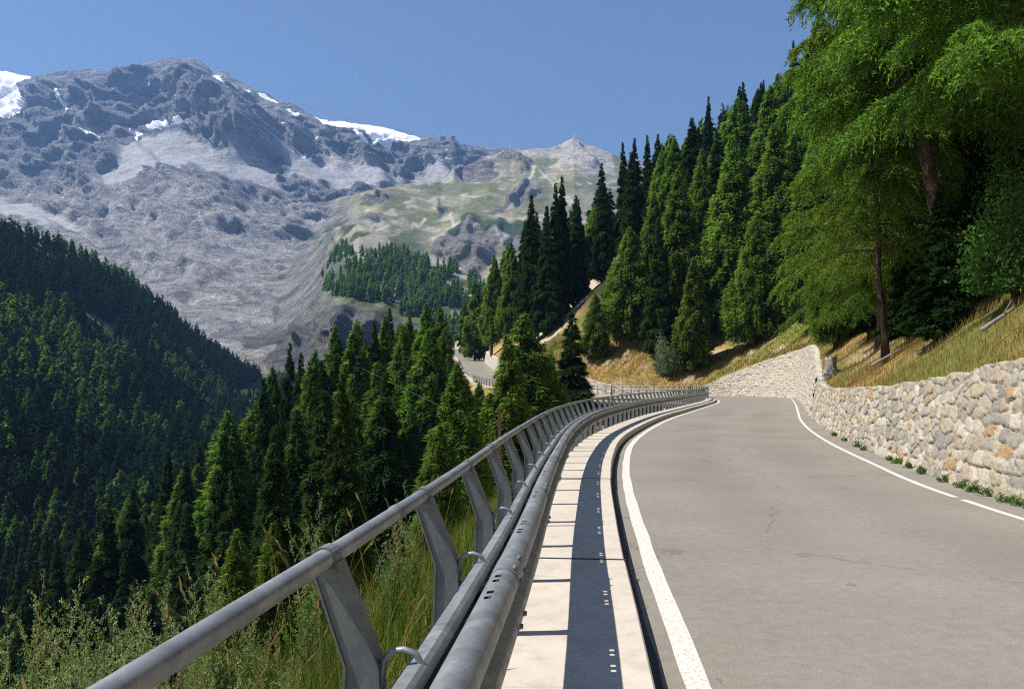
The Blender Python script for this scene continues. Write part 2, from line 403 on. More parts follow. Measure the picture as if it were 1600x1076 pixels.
# ------------------------------------------------------------------ walkway slabs with kerb face (straight segments, 6 m each)
ZW = .18
def at_s(s, d, z=0):
    """point d to the right of the left edge line at arc length s"""
    x = np.interp(s, sL, PL[:, 0]); y = np.interp(s, sL, PL[:, 1]); zz = np.interp(s, sL, PL[:, 2])
    e = .4
    tx = np.interp(s+e, sL, PL[:, 0])-np.interp(s-e, sL, PL[:, 0]); ty = np.interp(s+e, sL, PL[:, 1])-np.interp(s-e, sL, PL[:, 1])
    L = np.hypot(tx, ty)+1e-9
    return np.stack([x+ty/L*d, y-tx/L*d, zz+z], -1)
def s_at_y(y): return float(np.interp(y, PL[:, 1][:500], sL[:500])) if y < 88 else 0
S_CAM = s_at_y(0)
KE, WO = -.29, -1.27      # kerb edge and outer edge of the walkway, from the edge line
mb = MB(); jb = MB()
S_JOINT = s_at_y(7.05)
def gdrop(d): return -.12-.42*np.clip(d, 0, 1)-.95*np.clip(d-1, 0, 10)-.72*np.clip(d-11, 0, 50)-.62*np.clip(d-61, 0, 1e9)
S_BR0, S_BR1 = 101.0, 138.0      # bridge along the left line
slab_edges = [S_JOINT+6*i for i in range(-4, 26)]
for a, b in zip(slab_edges[:-1], slab_edges[1:]):
    n = 4
    ss = np.linspace(a+.008, b-.008, n+1)
    jag = .012*(random.Random(int(a*10)).random()-.5)
    for s0, s1 in zip(ss[:-1], ss[1:]):
        s0_, s1_ = s0, s1
        Q = []
        for s_ in (s0_, s1_):
            for d, z in ((WO+jag, -.25), (WO+jag, ZW), (KE-.012+jag, ZW), (KE+jag, ZW-.012), (KE+jag+.01, -.02)):
                Q.append(at_s(s_, d, z))
        Q = np.array(Q).reshape(2, 5, 3)
        mb.add(Q, grid_faces(2, 5))
        if s0 == ss[0]: mb.add(Q[0], None, [(0, 1, 2), (0, 2, 3), (0, 3, 4)])
        if s1 == ss[-1]: mb.add(Q[1], None, [(0, 1, 2), (0, 2, 3), (0, 3, 4)])
    # black joint strip
    Q = np.array([at_s(s_, d, z) for s_ in (b-.02, b+.02) for d, z in ((WO, ZW+.004), (KE+.012, ZW+.004), (KE+.012, 0))]).reshape(2, 3, 3)
    jb.add(Q, grid_faces(2, 3))
struct('walkway', mb.mesh('walkway', [M['slab']]))
struct('walkway_joints', jb.mesh('walkway_joints', [M['rubber']]))
# shadow of the kerb painted on the asphalt as a dark strip
A = offs(PL[:, :2], KE-.02); B = offs(PL[:, :2], KE+.085+wob(len(PL), .012, 7))
struct('kerb_shade', mesh_np('kerb_shade', np.stack([np.c_[A, PL[:, 2]+.0035], np.c_[B, PL[:, 2]+.0035]], 1), grid_faces(len(PL), 2), [M['kerb_shade']]))

# ------------------------------------------------------------------ guardrail
def sweep(profile, svals, holes=None, closed=False, z0=ZW):
    """profile: list of (d,z) from edge line; returns V, faces"""
    pr = np.array(profile, float); n = len(pr)
    V = np.stack([at_s(svals, d, z+z0) for d, z in pr], 1)
    f = []
    idx = np.arange(len(svals)-1)
    for j in range(n if closed else n-1):
        j2 = (j+1) % n
        q = np.stack([idx*n+j, idx*n+j2, (idx+1)*n+j2, (idx+1)*n+j], 1)
        if holes is not None and j in holes: q = q[~holes[j](svals[:-1], svals[1:])]
        f.append(q)
    return V.reshape(-1, 3), np.concatenate(f)
WF = -.93        # front face of beam from edge line
def arc(cx, cz, r, a0, a1, n):
    a = np.radians(np.linspace(a0, a1, n)); return [(cx+r*math.cos(t), cz+r*math.sin(t)) for t in a]
wprof = [(WF-.125, .655)] + arc(WF-.065, .70, .065, 160, -40, 9) + [(WF-.085, .615), (WF-.10, .595), (WF-.085, .575)] + arc(WF-.055, .50, .055, 40, -120, 7)
wprof = [(d, z) for d, z in wprof]
thick = .004
S0, S1 = s_at_y(-1.5), s_at_y(76.5)
POST = 1.333
posts_s = [s_at_y(3.51)+POST*i for i in range(-4, 60) if s_at_y(3.51)+POST*i < S1]
# svals with narrow cells at the slots
base = set(np.round(np.arange(S0, S1, .20), 4))
slots = []
for p in posts_s:
    for d_ in (-.62, -.54, -.36, -.28):
        slots.append(p+d_); base.add(round(p+d_-.02, 4)); base.add(round(p+d_+.02, 4))
sv = np.array(sorted(base)); slots = np.array(slots)
def slot_hole(a, b):
    mid = (a+b)/2; return (b-a < .0405) & (np.min(np.abs(mid[:, None]-slots[None]), axis=1) < .004)
guard = empty('guardrail', tuple(at_s(S_CAM, WF, ZW)), 'galvanised steel guardrail with tube handrail on kinked posts beside the pale walkway', 'guardrail')
def gpart(name, me, loc=None):
    o = link(name, me, guard); o.matrix_parent_inverse.identity()
    o.location = Vector(loc or (0, 0, 0)) - Vector(guard.location); return o
Vw, fw = sweep(wprof, sv, {3: slot_hole, 8: slot_hole, 16: slot_hole, 17: slot_hole})
gpart('front_beam', mesh_np('front_beam', Vw, fw, [M['galv']], smooth=True))
bprof = [(WF-.165, .585), (WF-.22, .585), (WF-.225, .60), (WF-.225, .675), (WF-.225, .715), (WF-.225, .735), (WF-.215, .745), (WF-.17, .755), (WF-.155, .745), (WF-.155, .70)]
Vb, fb = sweep(bprof, sv, {3: slot_hole})
gpart('back_beam', mesh_np('back_beam', Vb, fb, [M['galv']], smooth=False))
# splice plates (overlap sleeve + bolts) every second post
bm_ = MB(); bm_.tube([(0, 0, -.004), (0, 0, .012)], [.014, .011], 6); bolt_me = bm_.mesh('bolt', [M['post']])
nbolt = 0
for i, p in enumerate(posts_s):
    if i % 2: continue
    ss = np.linspace(p-.16, p+.16, 3)
    pr2 = [((d-(WF-.065))*1.035+(WF-.065), (z-.60)*1.012+.60) for d, z in wprof]
    v, f = sweep(pr2, ss); c = v.mean(0)
    so = gpart('splice_sleeve', mesh_np('splice', v-c, f, [M['galv']]), tuple(c))
    if nbolt > 90: continue
    for a in (-.10, .10):
        for (d, z, nx, nz) in ((WF-.02, .758, .5, .85), (WF-.075, .615, .9, .4), (WF+.004, .70, 1, 0), (WF+.004, .50, 1, 0)):
            b_ = link('bolt', bolt_me, so); q0 = at_s(p+a, d, z+ZW); q1 = at_s(p+a, d+nx*.1, z+ZW+nz*.1)
            b_.location = Vector(q0-c); b_.rotation_euler = Vector(q1-q0).to_track_quat('Z', 'Y').to_euler(); nbolt += 1
HR_D, HR_Z = WF-.455, 1.055
ss = np.arange(S0, S1, .333)
t = MB(); t.tube(at_s(ss, HR_D, HR_Z+ZW), .030, 14); gpart('handrail', t.mesh('handrail', [M['galv']], True))
for i, p in enumerate(posts_s):
    if i % 3 == 1:
        q = p-.5
        jn = MB(); c = at_s(q, HR_D, HR_Z+ZW)
        jn.tube([at_s(q-.03, HR_D, HR_Z+ZW), at_s(q-.028, HR_D, HR_Z+ZW), at_s(q+.028, HR_D, HR_Z+ZW), at_s(q+.03, HR_D, HR_Z+ZW)], [.030, .0335, .0335, .030], 14)
        jn.v = [x-c for x in jn.v]; gpart('tube_coupling', jn.mesh('coupling', [M['post']], True), tuple(c))
# post mesh in local coordinates: x to the road, y along, z up; origin at bend axis on walkway level
def post_mesh():
    b = MB(); w_, f_ = .060, .065
    def prism(cs, X0, X1, y0, y1):
        # cs: list of (xc, z) centreline stations
        V = []
        for xc, z in cs:
            kx = 1-.32*max(0, min(1, (z-.5)/.55)); x0, x1 = X0*kx, X1*kx
            V += [(xc+x0, y0, z), (xc+x1, y0, z), (xc+x1, y1, z), (xc+x0, y1, z)]
        q = []
        for i in range(len(cs)-1):
            a = 4*i
            for j in range(4): q.append((a+j, a+(j+1) % 4, a+4+(j+1) % 4, a+4+j))
        q.append((3, 2, 1, 0)); a = 4*(len(cs)-1); q.append((a, a+1, a+2, a+3))
        b.add(V, q)
    cs = [(0, -.42), (0, .5), (0, .74), (-.115, 1.045)]
    prism(cs, -w_+.008, w_-.008, -.005, .005)          # web facing along the road
    prism(cs, w_-.0075, w_+.002, -.012, f_); prism(cs, -w_-.002, -w_+.0075, -.012, f_)
    # strap over the tube
    a = np.radians(np.linspace(-25, 205, 12)); xc, zc = -.112, 1.055
    P = np.array([[(xc+r*math.cos(t), y, zc+r*math.sin(t)) for r in (.0305, .036)] for y in (-.012, .05) for t in a])
    V = P.reshape(2, 12, 2, 3)
    idx = lambda y, i, r: (y*12+i)*2+r
    q = []
    for i in range(11):
        q += [(idx(0,i,1), idx(0,i+1,1), idx(1,i+1,1), idx(1,i,1)), (idx(0,i,0), idx(1,i,0), idx(1,i+1,0), idx(0,i+1,0)),
              (idx(0,i,0), idx(0,i+1,0), idx(0,i+1,1), idx(0,i,1)), (idx(1,i,1), idx(1,i+1,1), idx(1,i+1,0), idx(1,i,0))]
    b.add(V, q)
    b.box((-.055, -.010, .985), (.0, -.0052, 1.03)) if False else None
    return b.mesh('post', [M['post']])
def clip_mesh():
    b = MB(); P = [(.05, .02, .56), (.052, .02, .70), (.06, .02, .755), (.085, .02, .785), (.12, .02, .79), (.155, .02, .78), (.175, .02, .745)]
    b.tube(P, .011, 8)
    b.box((.045, -.003, .50), (.062, .05, .60))
    b.box((.045, -.003, .60), (.225, .04, .66)) # spacer arm to the beams
    return b.mesh('clip', [M['galv']], True)
pm, cm = post_mesh(), clip_mesh()
def frame_rot(s):
    a = at_s(s-.3, 0); b = at_s(s+.3, 0); return math.atan2(-(b[0]-a[0]), b[1]-a[1])
for i, p in enumerate(posts_s):
    loc = Vector(at_s(p, WF-.345, ZW))
    for nm, me in (('post', pm), ('bracket', cm)):
        o = link(nm, me, guard); o.location = loc-Vector(guard.location); o.rotation_euler = (0, 0, frame_rot(p))
# ------------------------------------------------------------------ bridge: slab, abutments, railing
def bridge():
    a, b = S_BR0-4, S_BR1+4
    ss = np.arange(a, b, 1.0)
    br = empty('road_bridge', tuple(at_s(S_BR0, -.6, 0)), 'small pale concrete road bridge across the gully beyond the bend', 'bridge')
    v, f = sweep([(-.2, .0), (-.2, .22), (-1.15, .22), (-1.15, -.75), (-.9, -.78), (-.9, -1.1), (2.4, -1.1)], ss, z0=0)
    o = link('deck', mesh_np('deck', v-np.array(br.location), f, [M['conc']], smooth=False), br)
    # stone abutments
    for s0, s1 in ((a, a+9), (b-14, b)):
        q = np.arange(s0, s1, .5); v, f = sweep([(-.95, -1.1), (-1.5, -4), (-2.6, -9)], q, z0=0)
        st = np.tile(np.array([[.30, .27, .22]]), (len(v), 1))*(1+.3*fbm(v[:, 0]*2, v[:, 1]*2, v[:, 2]*3, o=3))[:, None]
        link('abutment', mesh_np('abutment', v-np.array(br.location), f, [M['wall']], {'stone': st}), br)
    b_ = MB(); c = at_s((a+b)/2-4, -.5, -1.1); b_.tube([c, c-np.array([0, 0, 6.])], .35, 10); b_.v = [x-np.array(br.location) for x in b_.v]
    link('pier', b_.mesh('pier', [M['conc']], True), br)
    rl = empty('bridge_railing', tuple(at_s(S_BR0, -.9, .22)), 'grey steel railing with thin upright posts on the edge of the far road bridge', 'railing')
    L0 = np.array(rl.location)
    e1 = S_BR1+26
    for nm, zz, r in (('handrail', 1.35, .04), ('guard_beam', .95, .09)):
        t = MB(); t.tube(at_s(np.arange(S1+.5, e1, 1.0), -1.0, zz)-L0, r, 8); link(nm, t.mesh(nm, [M['galv']], True), rl)
    pmesh = MB(); pmesh.box((-.06, -.04, -.1), (.06, .04, 1.15)); pmesh = pmesh.mesh('rail_post', [M['post']])
    k = 0; s = S1+.8
    while s < e1 and k < 60:
        o = link('post', pmesh, rl); o.location = Vector(at_s(s, -1.0, .2))-Vector(L0); o.rotation_euler = (0, 0, frame_rot(s)); s += 1.35; k += 1
bridge()

# ------------------------------------------------------------------ terrain height
CP = np.c_[(RD_L+RD_R)/2, RZ, WH, np.linalg.norm(RD_R-RD_L, axis=1)/2]
_, CP = resample(CP, 1.5)
cut = np.argmax(CP[:, 1] > 303)
ext = np.array([(-26,318,16,3,4),(-24,335,17,3,4),(-12,365,20,2,4),(20,420,26,1,4),(70,510,34,1,4),(150,640,45,1,4),(260,800,55,1,4)], float)
_, ext = resample(ext, 6)
pre = np.array([(3.2+0*i, -14-6*i, 0, 2.3, 2.6) for i in range(14, 0, -1)], float)
TP = np.vstack([pre, CP[:cut], ext])
TT = tang(TP[:, :2]); TN = np.c_[TT[:, 1], -TT[:, 0]]
def lateral(X, Y):
    X = np.ravel(X).astype(float); Y = np.ravel(Y).astype(float)
    idx = np.zeros(len(X), int)
    for a in range(0, len(X), 20000):
        d2 = (X[a:a+20000, None]-TP[None, :, 0])**2+(Y[a:a+20000, None]-TP[None, :, 1])**2
        idx[a:a+20000] = np.argmin(d2, axis=1)
    dx, dy = X-TP[idx, 0], Y-TP[idx, 1]
    dist = np.hypot(dx, dy); side = np.where(dx*TN[idx, 0]+dy*TN[idx, 1] >= 0, 1, -1)
    return dist*side, idx
def terr(X, Y, detail=True):
    """true ground height; dr = distance beyond wall foot, dl = distance beyond walkway edge"""
    shp = np.shape(X); sd, idx = lateral(X, Y); Xf, Yf = np.ravel(X).astype(float), np.ravel(Y).astype(float)
    hw = TP[idx, 4]; zr = TP[idx, 2]; wh = TP[idx, 3]
    dr = sd-hw-off_r-.4; dl = -sd-hw-1.27
    n = 1.3*fbm(Xf/9, Yf/9, o=4, seed=11)+ 5*fbm(Xf/45, Yf/45, o=2, seed=12)
    far_ = sstep(6, 40, np.abs(sd))
    n = n*(.12+.88*far_) if detail else 0
    up = zr+wh + .62*np.clip(dr, 0, 8)+.80*np.clip(dr-8, 0, 24)+.64*np.clip(dr-32, 0, 1e9)
    z1 = gdrop(dl)
    dn = zr+z1
    zfl = np.interp(Yf, [-120, 60, 200, 350, 500, 700, 880, 1000], [-90, -86, -70, -52, -35, -19, -4, 6])
    z = np.where(dr > -.5, up+n, np.where(dl > -.5, dn+n*(sstep(0, 3, dl)), zr-.6))
    z = np.where(dl > 20, np.maximum(z, zfl+n), z)
    return z.reshape(shp), dr.reshape(shp), dl.reshape(shp), idx.reshape(shp)
def cover_col(X, Y, dr, dl):
    """own colour of the ground: dry grass, green grass, bare scree, forest floor"""
    n = fbm(X/7, Y/7, o=4, seed=21); n2 = fbm(X/2.2, Y/2.2, o=3, seed=22)
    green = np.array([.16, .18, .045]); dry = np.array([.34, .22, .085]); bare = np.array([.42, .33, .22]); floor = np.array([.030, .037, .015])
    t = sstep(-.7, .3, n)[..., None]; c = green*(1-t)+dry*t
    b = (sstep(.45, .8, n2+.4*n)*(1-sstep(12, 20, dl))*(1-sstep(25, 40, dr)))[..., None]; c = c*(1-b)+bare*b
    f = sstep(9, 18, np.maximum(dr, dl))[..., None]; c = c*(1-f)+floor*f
    # scree strip on the far bank
    u_ = ((X-5)*17+(Y-160)*25)/(17*17+25*25); px_ = X-(5+17*u_); py_ = Y-(160+25*u_); dd = np.hypot(px_, py_)
    s = ((1-sstep(5, 9, dd+2*n))*sstep(-.5, -.1, u_)*(1-sstep(1.2, 1.5, u_)))[..., None]
    sc = np.array([.46, .36, .27]); c = c*(1-s)+sc*s
    s = ((1-sstep(2, 5.5, np.hypot(X-16.6, (Y-39)*.7)+1.5*n2))*(dr > 1))[..., None]; c = c*(1-s)+np.array([.50, .36, .22])*s
    return c
# coarse hillside sheet
def hillside():
    gx = np.concatenate([np.arange(-330, -40, 6), np.arange(-40, 60, 3), np.arange(60, 560, 6)]); gy = np.concatenate([np.arange(-90, 140, 3), np.arange(140, 1010, 6)])
    X, Y = np.meshgrid(gx, gy); z, dr, dl, idx = terr(X, Y)
    zr = TP[idx, 2]
    # keep clear of the road bench; finer strips cover the first metres on both sides
    z = np.where(dr > 0, np.where(dr < 6.5, zr-1.0, z-.5*(1-sstep(18, 30, dr))), z)
    z = np.where(dl > 0, z-.5*(1-sstep(18, 30, dl))-2.5*(1-sstep(3, 8, dl)), z)
    z = np.where((dr <= 0) & (dl <= 0), zr-3.2, z)
    inside = (dl > -9) & (dl < 8) & (Y > 92) & (Y < 122); z = np.where(inside & (dl <= 0), zr-5, z)
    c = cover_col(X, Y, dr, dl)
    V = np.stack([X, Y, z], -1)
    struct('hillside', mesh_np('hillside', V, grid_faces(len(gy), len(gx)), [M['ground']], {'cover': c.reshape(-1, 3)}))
hillside()
# fine strip on the bank above the wall
sW, PW = resample(np.c_[offs(RD_R, off_r), RZ, WH], .6)
dW = np.concatenate([[0, .15, .5], np.arange(1, 26, .8)])
def bank_strip():
    P = PW[PW[:, 1] < 300]; n = len(P); T = tang(P[:, :2]); N = np.c_[T[:, 1], -T[:, 0]]
    bat = .18*P[:, 3]
    XY = P[:, None, :2]+N[:, None]*(bat[:, None]+.12+dW[None])[..., None]
    z, dr, dl, idx = terr(XY[..., 0], XY[..., 1])
    top = (P[:, 2]+P[:, 3])[:, None]
    k = sstep(.2, 4, dW)[None]
    nn = .12*fbm(XY[..., 0]*1.1, XY[..., 1]*1.1, o=4, seed=31)*np.minimum(1, dW/1.0)[None]
    z = (top+.62*dW[None]-.06)*(1-k)+(z)*k+nn
    z[:, 0] = top[:, 0]-.12
    z -= .9*sstep(20, 25, dW)[None]
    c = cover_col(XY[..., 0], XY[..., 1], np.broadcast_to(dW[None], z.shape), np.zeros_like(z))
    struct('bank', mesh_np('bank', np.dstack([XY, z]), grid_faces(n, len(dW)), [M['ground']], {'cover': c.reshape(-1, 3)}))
bank_strip()
# fine strip below the walkway on the valley side
def verge_strip():
    P = np.c_[offs(PL[:, :2], WO), PL[:, 2]][::2]; n = len(P); T = tang(P[:, :2]); N = -np.c_[T[:, 1], -T[:, 0]]
    dd = np.concatenate([[-.35, 0, .2, .5], np.arange(.9, 22, .9)])
    XY = P[:, None, :2]+N[:, None]*dd[None, :, None]
    z, dr, dl, idx = terr(XY[..., 0], XY[..., 1])
    c0 = P[:, 2][:, None]; ramp_ = gdrop(dd)
    k = sstep(.5, 4, dd)[None]
    z = (c0+ramp_[None])*(1-k)+z*k+.10*fbm(XY[..., 0]*1.3, XY[..., 1]*1.3, o=4, seed=33)*np.clip(dd, 0, 1)[None]
    drop = ((np.abs(np.arange(n)*.5-(S_BR0+S_BR1)/2) < (S_BR1-S_BR0)/2+2))
    z = np.where(drop[:, None], z-6*(1-sstep(0, 14, dd))[None], z)
    z -= 1.2*sstep(16, 22, dd)[None]
    c = cover_col(XY[..., 0], XY[..., 1], np.zeros_like(z), np.broadcast_to(dd[None], z.shape))
    keep = P[:, 1] < 320
    nk = int(keep.sum())
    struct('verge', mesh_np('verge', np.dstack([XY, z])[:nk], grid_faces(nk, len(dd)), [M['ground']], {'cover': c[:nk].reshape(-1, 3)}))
verge_strip()

# ------------------------------------------------------------------ stone walls
def voro(u, v, seed, ju=.42, jv=.34):
    ui, vi = np.floor(u), np.floor(v); f1 = np.full(u.shape, 9.); f2 = np.full(u.shape, 9.); cid = np.zeros(u.shape)
    for a in (-1, 0, 1):
        for b in (-1, 0, 1):
            cu, cv = ui+a, vi+b; z0 = np.zeros_like(cu)
            shift = .5*(np.mod(cv, 2))
            pu = cu+.5+shift-.25+(_h(cu, cv, z0, seed)-.5)*2*ju; pv = cv+.5+(_h(cu, cv, z0+1, seed)-.5)*2*jv
            # chebyshev-like blend gives squared stones
            dx, dy = np.abs(u-pu), np.abs(v-pv)
            d = np.maximum(dx, dy)*.72+np.hypot(dx, dy)*.28
            m_ = d < f1; f2 = np.where(m_, f1, np.minimum(f2, d)); f1 = np.where(m_, d, f1); cid = np.where(m_, cu*131.7+cv*17.3, cid)
    return f1, f2, cid
def wall(name, label, y0, y1, du, dv, su, sv_, depth, seed, pale=0, group=None, top_raise=.06):
    m_ = (PW[:, 1] >= y0) & (PW[:, 1] <= y1) if y1 < 104 else None
    P = PW
    if m_ is not None: s0, s1 = sW[np.argmax(PW[:, 1] >= y0)], sW[np.argmax(PW[:, 1] >= y1)]
    else: s0, s1 = y0, y1
    ss = np.arange(s0, s1+du, du)
    X = np.stack([np.interp(ss, sW, PW[:, i]) for i in range(4)], 1)
    e = 1.2; T = np.stack([np.interp(ss+e, sW, PW[:, i])-np.interp(ss-e, sW, PW[:, i]) for i in range(2)], 1); T /= np.linalg.norm(T, axis=1)[:, None]
    N = np.c_[T[:, 1], -T[:, 0]]
    H = X[:, 3]+top_raise; mv = int(np.max(H)/dv)+2
    t = np.linspace(0, 1, mv)
    hh = (-.15+(H[:, None]+.15)*t[None]); U = np.broadcast_to(ss[:, None], hh.shape)
    wu, wv = U/su+.50*fbm(U*1.3, hh*1.7, o=2, seed=seed+5), hh/sv_+.35*fbm(U*.9+7, hh*1.3, o=2, seed=seed+6)
    f1, f2, cid = voro(wu, wv, seed)
    e_ = f2-f1; bulge = sstep(.0, .13, e_)*depth*(.5+1.0*_h(cid*10, cid*3, cid*0, seed))-sstep(.1, .7, f1)*depth*.12
    bulge = bulge+depth*.28*fbm(U*9, hh*9, o=4, seed=seed+9)*sstep(0, .1, e_)
    edge = np.minimum(1, (1-t)[None]*H[:, None]/.08)
    back = .18*hh-bulge
    XY = X[:, None, :2]+N[:, None]*back[..., None]
    zc = X[:, 2][:, None]+hh + (1-edge)*0
    crest = .05*fbm(U*2.2, U*0, o=3, seed=seed+2)*sstep(.8, 1, t)[None]
    V = np.dstack([XY, zc+crest])
    # cap running back into the bank
    cap = np.dstack([(V[:, -1, :2]+N*.45)[:, None], (V[:, -1, 2]-.03)[:, None]])
    V = np.concatenate([V, cap], 1)
    r1 = _h(cid*7, cid*5, cid*0, seed+1); r2 = _h(cid*3, cid*11, cid*0, seed+2)
    pal = np.array([(.44, .39, .30), (.37, .335, .27), (.48, .435, .35), (.34, .31, .265), (.41, .34, .24), (.29, .265, .23), (.45, .405, .33)])
    c = pal[(r1*6.999).astype(int)]*(.85+.3*r2[..., None])
    rusty = (r2 > .955)[..., None]; c = np.where(rusty, np.array([.40, .26, .13]), c)
    c = c*(1-pale)+np.array([.49, .455, .385])*pale
    mort = (1-sstep(.015, .06, e_))[..., None]; mcol = np.array([.21, .19, .16])*(1-pale)+np.array([.34, .31, .26])*pale
    c = c*(1-mort)+mcol*mort
    c = np.concatenate([c, c[:, -1:]], 1)
    o = link(name, mesh_np(name, V, grid_faces(len(ss), mv+1), [M['wall']], {'stone': c.reshape(-1, 3)}))
    return tag(o, label, 'wall', group)
wall('stone_wall', 'rough rubble stone retaining wall in big tan blocks beside the road at the right edge', 3, 42, .032, .03, .35, .22, .046, 3, .08, top_raise=.08)
s42 = sW[np.argmax(PW[:, 1] >= 42)]; 
wall('stone_wall', 'tall pale stone retaining wall with sloping top on the outside of the far bend', s42, sW[np.argmax(PW[:, 1] >= 109.5)] + 14, .10, .08, .55, .34, .10, 9, .55)
sa = sW[np.argmax(PW[:, 1] >= 109.5)] + 14
sb = sW[np.argmax(PW[:, 1] >= 116)]; sc_ = sW[np.argmax(PW[:, 1] >= 190)]
wall('stone_wall', 'low pale stone wall behind the bridge railing under the grassy bank', sa+.1, sc_, .14, .12, .6, .36, .08, 12, .7)
wall('stone_wall', 'small pale retaining wall beside the distant stretch of road above the trees', sc_+.1, sW[np.argmax(PW[:, 1] >= 312)], .3, .2, .8, .5, .08, 14, .7)
s42b = S_BR1+24
def far_rail():
    rl = empty('distant_parapet', tuple(at_s(s42b+60, -1, .3)), 'pale parapet and rail curving along the distant stretch of road', 'railing')
    L0 = np.array(rl.location); ss = np.arange(s42b, sL[-1]-2, 2.0)
    v, f = sweep([(-.4, 0), (-.4, .45), (-.9, .45), (-.9, -1.6)], ss, z0=0); link('kerb_wall', mesh_np('kerb_wall', v-L0, f, [M['conc']], smooth=False), rl)
    t = MB(); t.tube(at_s(ss, -.75, 1.2)-L0, .07, 6); link('handrail', t.mesh('far_rail', [M['galv']], True), rl)
far_rail()

# ------------------------------------------------------------------ opposite valley side
OB = np.array([(-100,-120,-90),(-118,60,-84),(-148,200,-68),(-184,350,-50),(-215,500,-33),(-260,700,-17),(-300,880,-2),(-305,960,4)], float)
OC = np.array([(-700,150,170),(-560,480,150),(-450,700,134),(-428,760,124),(-392,820,98),(-358,900,48),(-313,965,4),(-306,990,2)], float)
def opp_pt(u, v):
    u = np.asarray(u, float)*(len(OB)-1); k = np.arange(len(OB))
    B = np.stack([np.interp(u, k, OB[:, i]) for i in range(3)], -1); C = np.stack([np.interp(u, k, OC[:, i]) for i in range(3)], -1)
    v = np.asarray(v, float)[..., None]; P = B*(1-v)+C*v
    vv = v[..., 0]
    amp = np.minimum(1, 6*np.clip(1-vv, 0, 1)+.15)*np.clip(1-u/8.2, .1, 1)
    P[..., 2] += (9*fbm(P[..., 0]/60, P[..., 1]/60, o=3, seed=41)+10*np.sin(np.clip(vv, 0, 1)*np.pi))*amp
    back = np.clip(vv-1, 0, 1); P[..., 2] -= back*260
    return P
def opp():
    U, Vv = np.meshgrid(np.linspace(0, 1, 160), np.linspace(-.15, 1.35, 90), indexing='ij')
    P = opp_pt(U, Vv)
    n = fbm(P[..., 0]/25, P[..., 1]/25, o=4, seed=43)[..., None]
    c = np.array([.036, .048, .020])+sstep(.55, .8, n)*np.array([.09, .10, .05])
    struct('valley_side', mesh_np('valley_side', P, grid_faces(160, 90), [M['ground']], {'cover': c.reshape(-1, 3)}))
opp()

# ------------------------------------------------------------------ mountains
SKY = np.array([(-300,70),(-200,88),(-100,102),(0,113),(50,120),(62,117),(95,112),(120,108),(150,106),(168,110),(185,113),(200,102),(220,97),(240,94),(265,90),(310,93),(325,104),(333,114),(340,112),(355,115),(372,126),(395,138),(420,148),(440,159),(460,162),(475,172),(490,183),(500,188),(530,192),(570,196),(600,199),(620,205),(655,214),(680,217),(710,216),(718,224),(740,230),(780,233),(820,232),(900,236),(1000,250),(1300,300)], float)
def z1(*p): return [(x/3.164, 60+y/3.164) for x, y in p]
def z2(*p): return [(450+x/3.019, 150+y/3.019) for x, y in p]
SNOW = [z1((-900,100),(0,150),(160,188),(130,210),(80,230),(100,280),(122,300),(60,330),(75,360),(140,395),(60,380),(80,408),(0,400),(-900,420)),
 z1((525,172),(565,180),(592,200),(580,228),(562,232),(548,195)), z1((345,235),(402,255),(380,270)), z1((513,265),(545,254),(520,278)),
 z1((333,318),(352,316),(337,362),(298,392)), z1((372,370),(403,358),(387,388),(343,408)), z1((715,437),(760,410),(832,408),(820,424),(730,441)),
 z1((835,410),(880,400),(928,420),(918,438),(840,424)), z1((633,450),(698,460),(660,482)), z1((376,460),(514,488),(450,493)), z1((722,218),(750,224),(740,238)),
 z1((848,272),(878,279),(862,293)), z1((1045,185),(1080,206),(1132,213),(1105,219),(1142,260),(1118,256),(1070,218)), z1((1148,248),(1198,268),(1185,275)),
 z1((1203,256),(1252,270),(1240,283)), z1((1262,276),(1312,281),(1384,320),(1358,319)), z1((1368,328),(1494,368),(1458,369)), z1((1426,483),(1453,493),(1440,506)),
 z1((1346,538),(1408,568),(1368,566)), z1((1458,566),(1540,610),(1518,608)), z2((0,55),(55,76),(18,76)),
 z2((120,98),(200,121),(440,148),(490,156),(632,200),(600,212),(540,217),(490,212),(440,228),(400,217),(370,182),(310,162),(270,178),(230,162),(190,152)),
 z2((312,180),(350,188),(378,215),(350,213)), z2((128,203),(178,242),(150,238)), z2((32,268),(104,307),(78,303)), z2((702,223),(775,257),(730,243)), z2((740,263),(757,275),(722,322),(702,327))]
def patch_grid(pxs, nrow, ybot, ytop, Dtab, back=8):
    """columns pxs, rows from ybot(px) to ytop(px); Dtab(px,q) depth; returns px,py,D grids incl. rows behind the crest"""
    q = np.linspace(0, 1, nrow)
    PX = np.broadcast_to(pxs[:, None], (len(pxs), nrow)).copy(); yb = ybot(pxs)[:, None]; yt = ytop(pxs)[:, None]
    PY = yb+(yt-yb)*q[None]; D = Dtab(PX, np.broadcast_to(q[None], PX.shape)); return PX, PY, D
def finish(name, PX, PY, P, cov, snow, rocky):
    # rows behind the crest
    nb = 5; last = P[:, -1]; ex = []
    for i in range(1, nb+1):
        e = last+np.array([0, 120*i, 0])-np.array([0, 0, 1])*(30*i*i/2+10*i); ex.append(e)
    P2 = np.concatenate([P, np.stack(ex, 1)], 1)
    rep = lambda a: np.concatenate([a]+[a[:, -1:]]*nb, 1)
    return struct(name, mesh_np(name, P2, grid_faces(P2.shape[0], P2.shape[1]), [M['mount']], {'cover': rep(cov).reshape(-1, 3), 'snow': rep(snow).ravel(), 'rocky': rep(rocky).ravel()}))
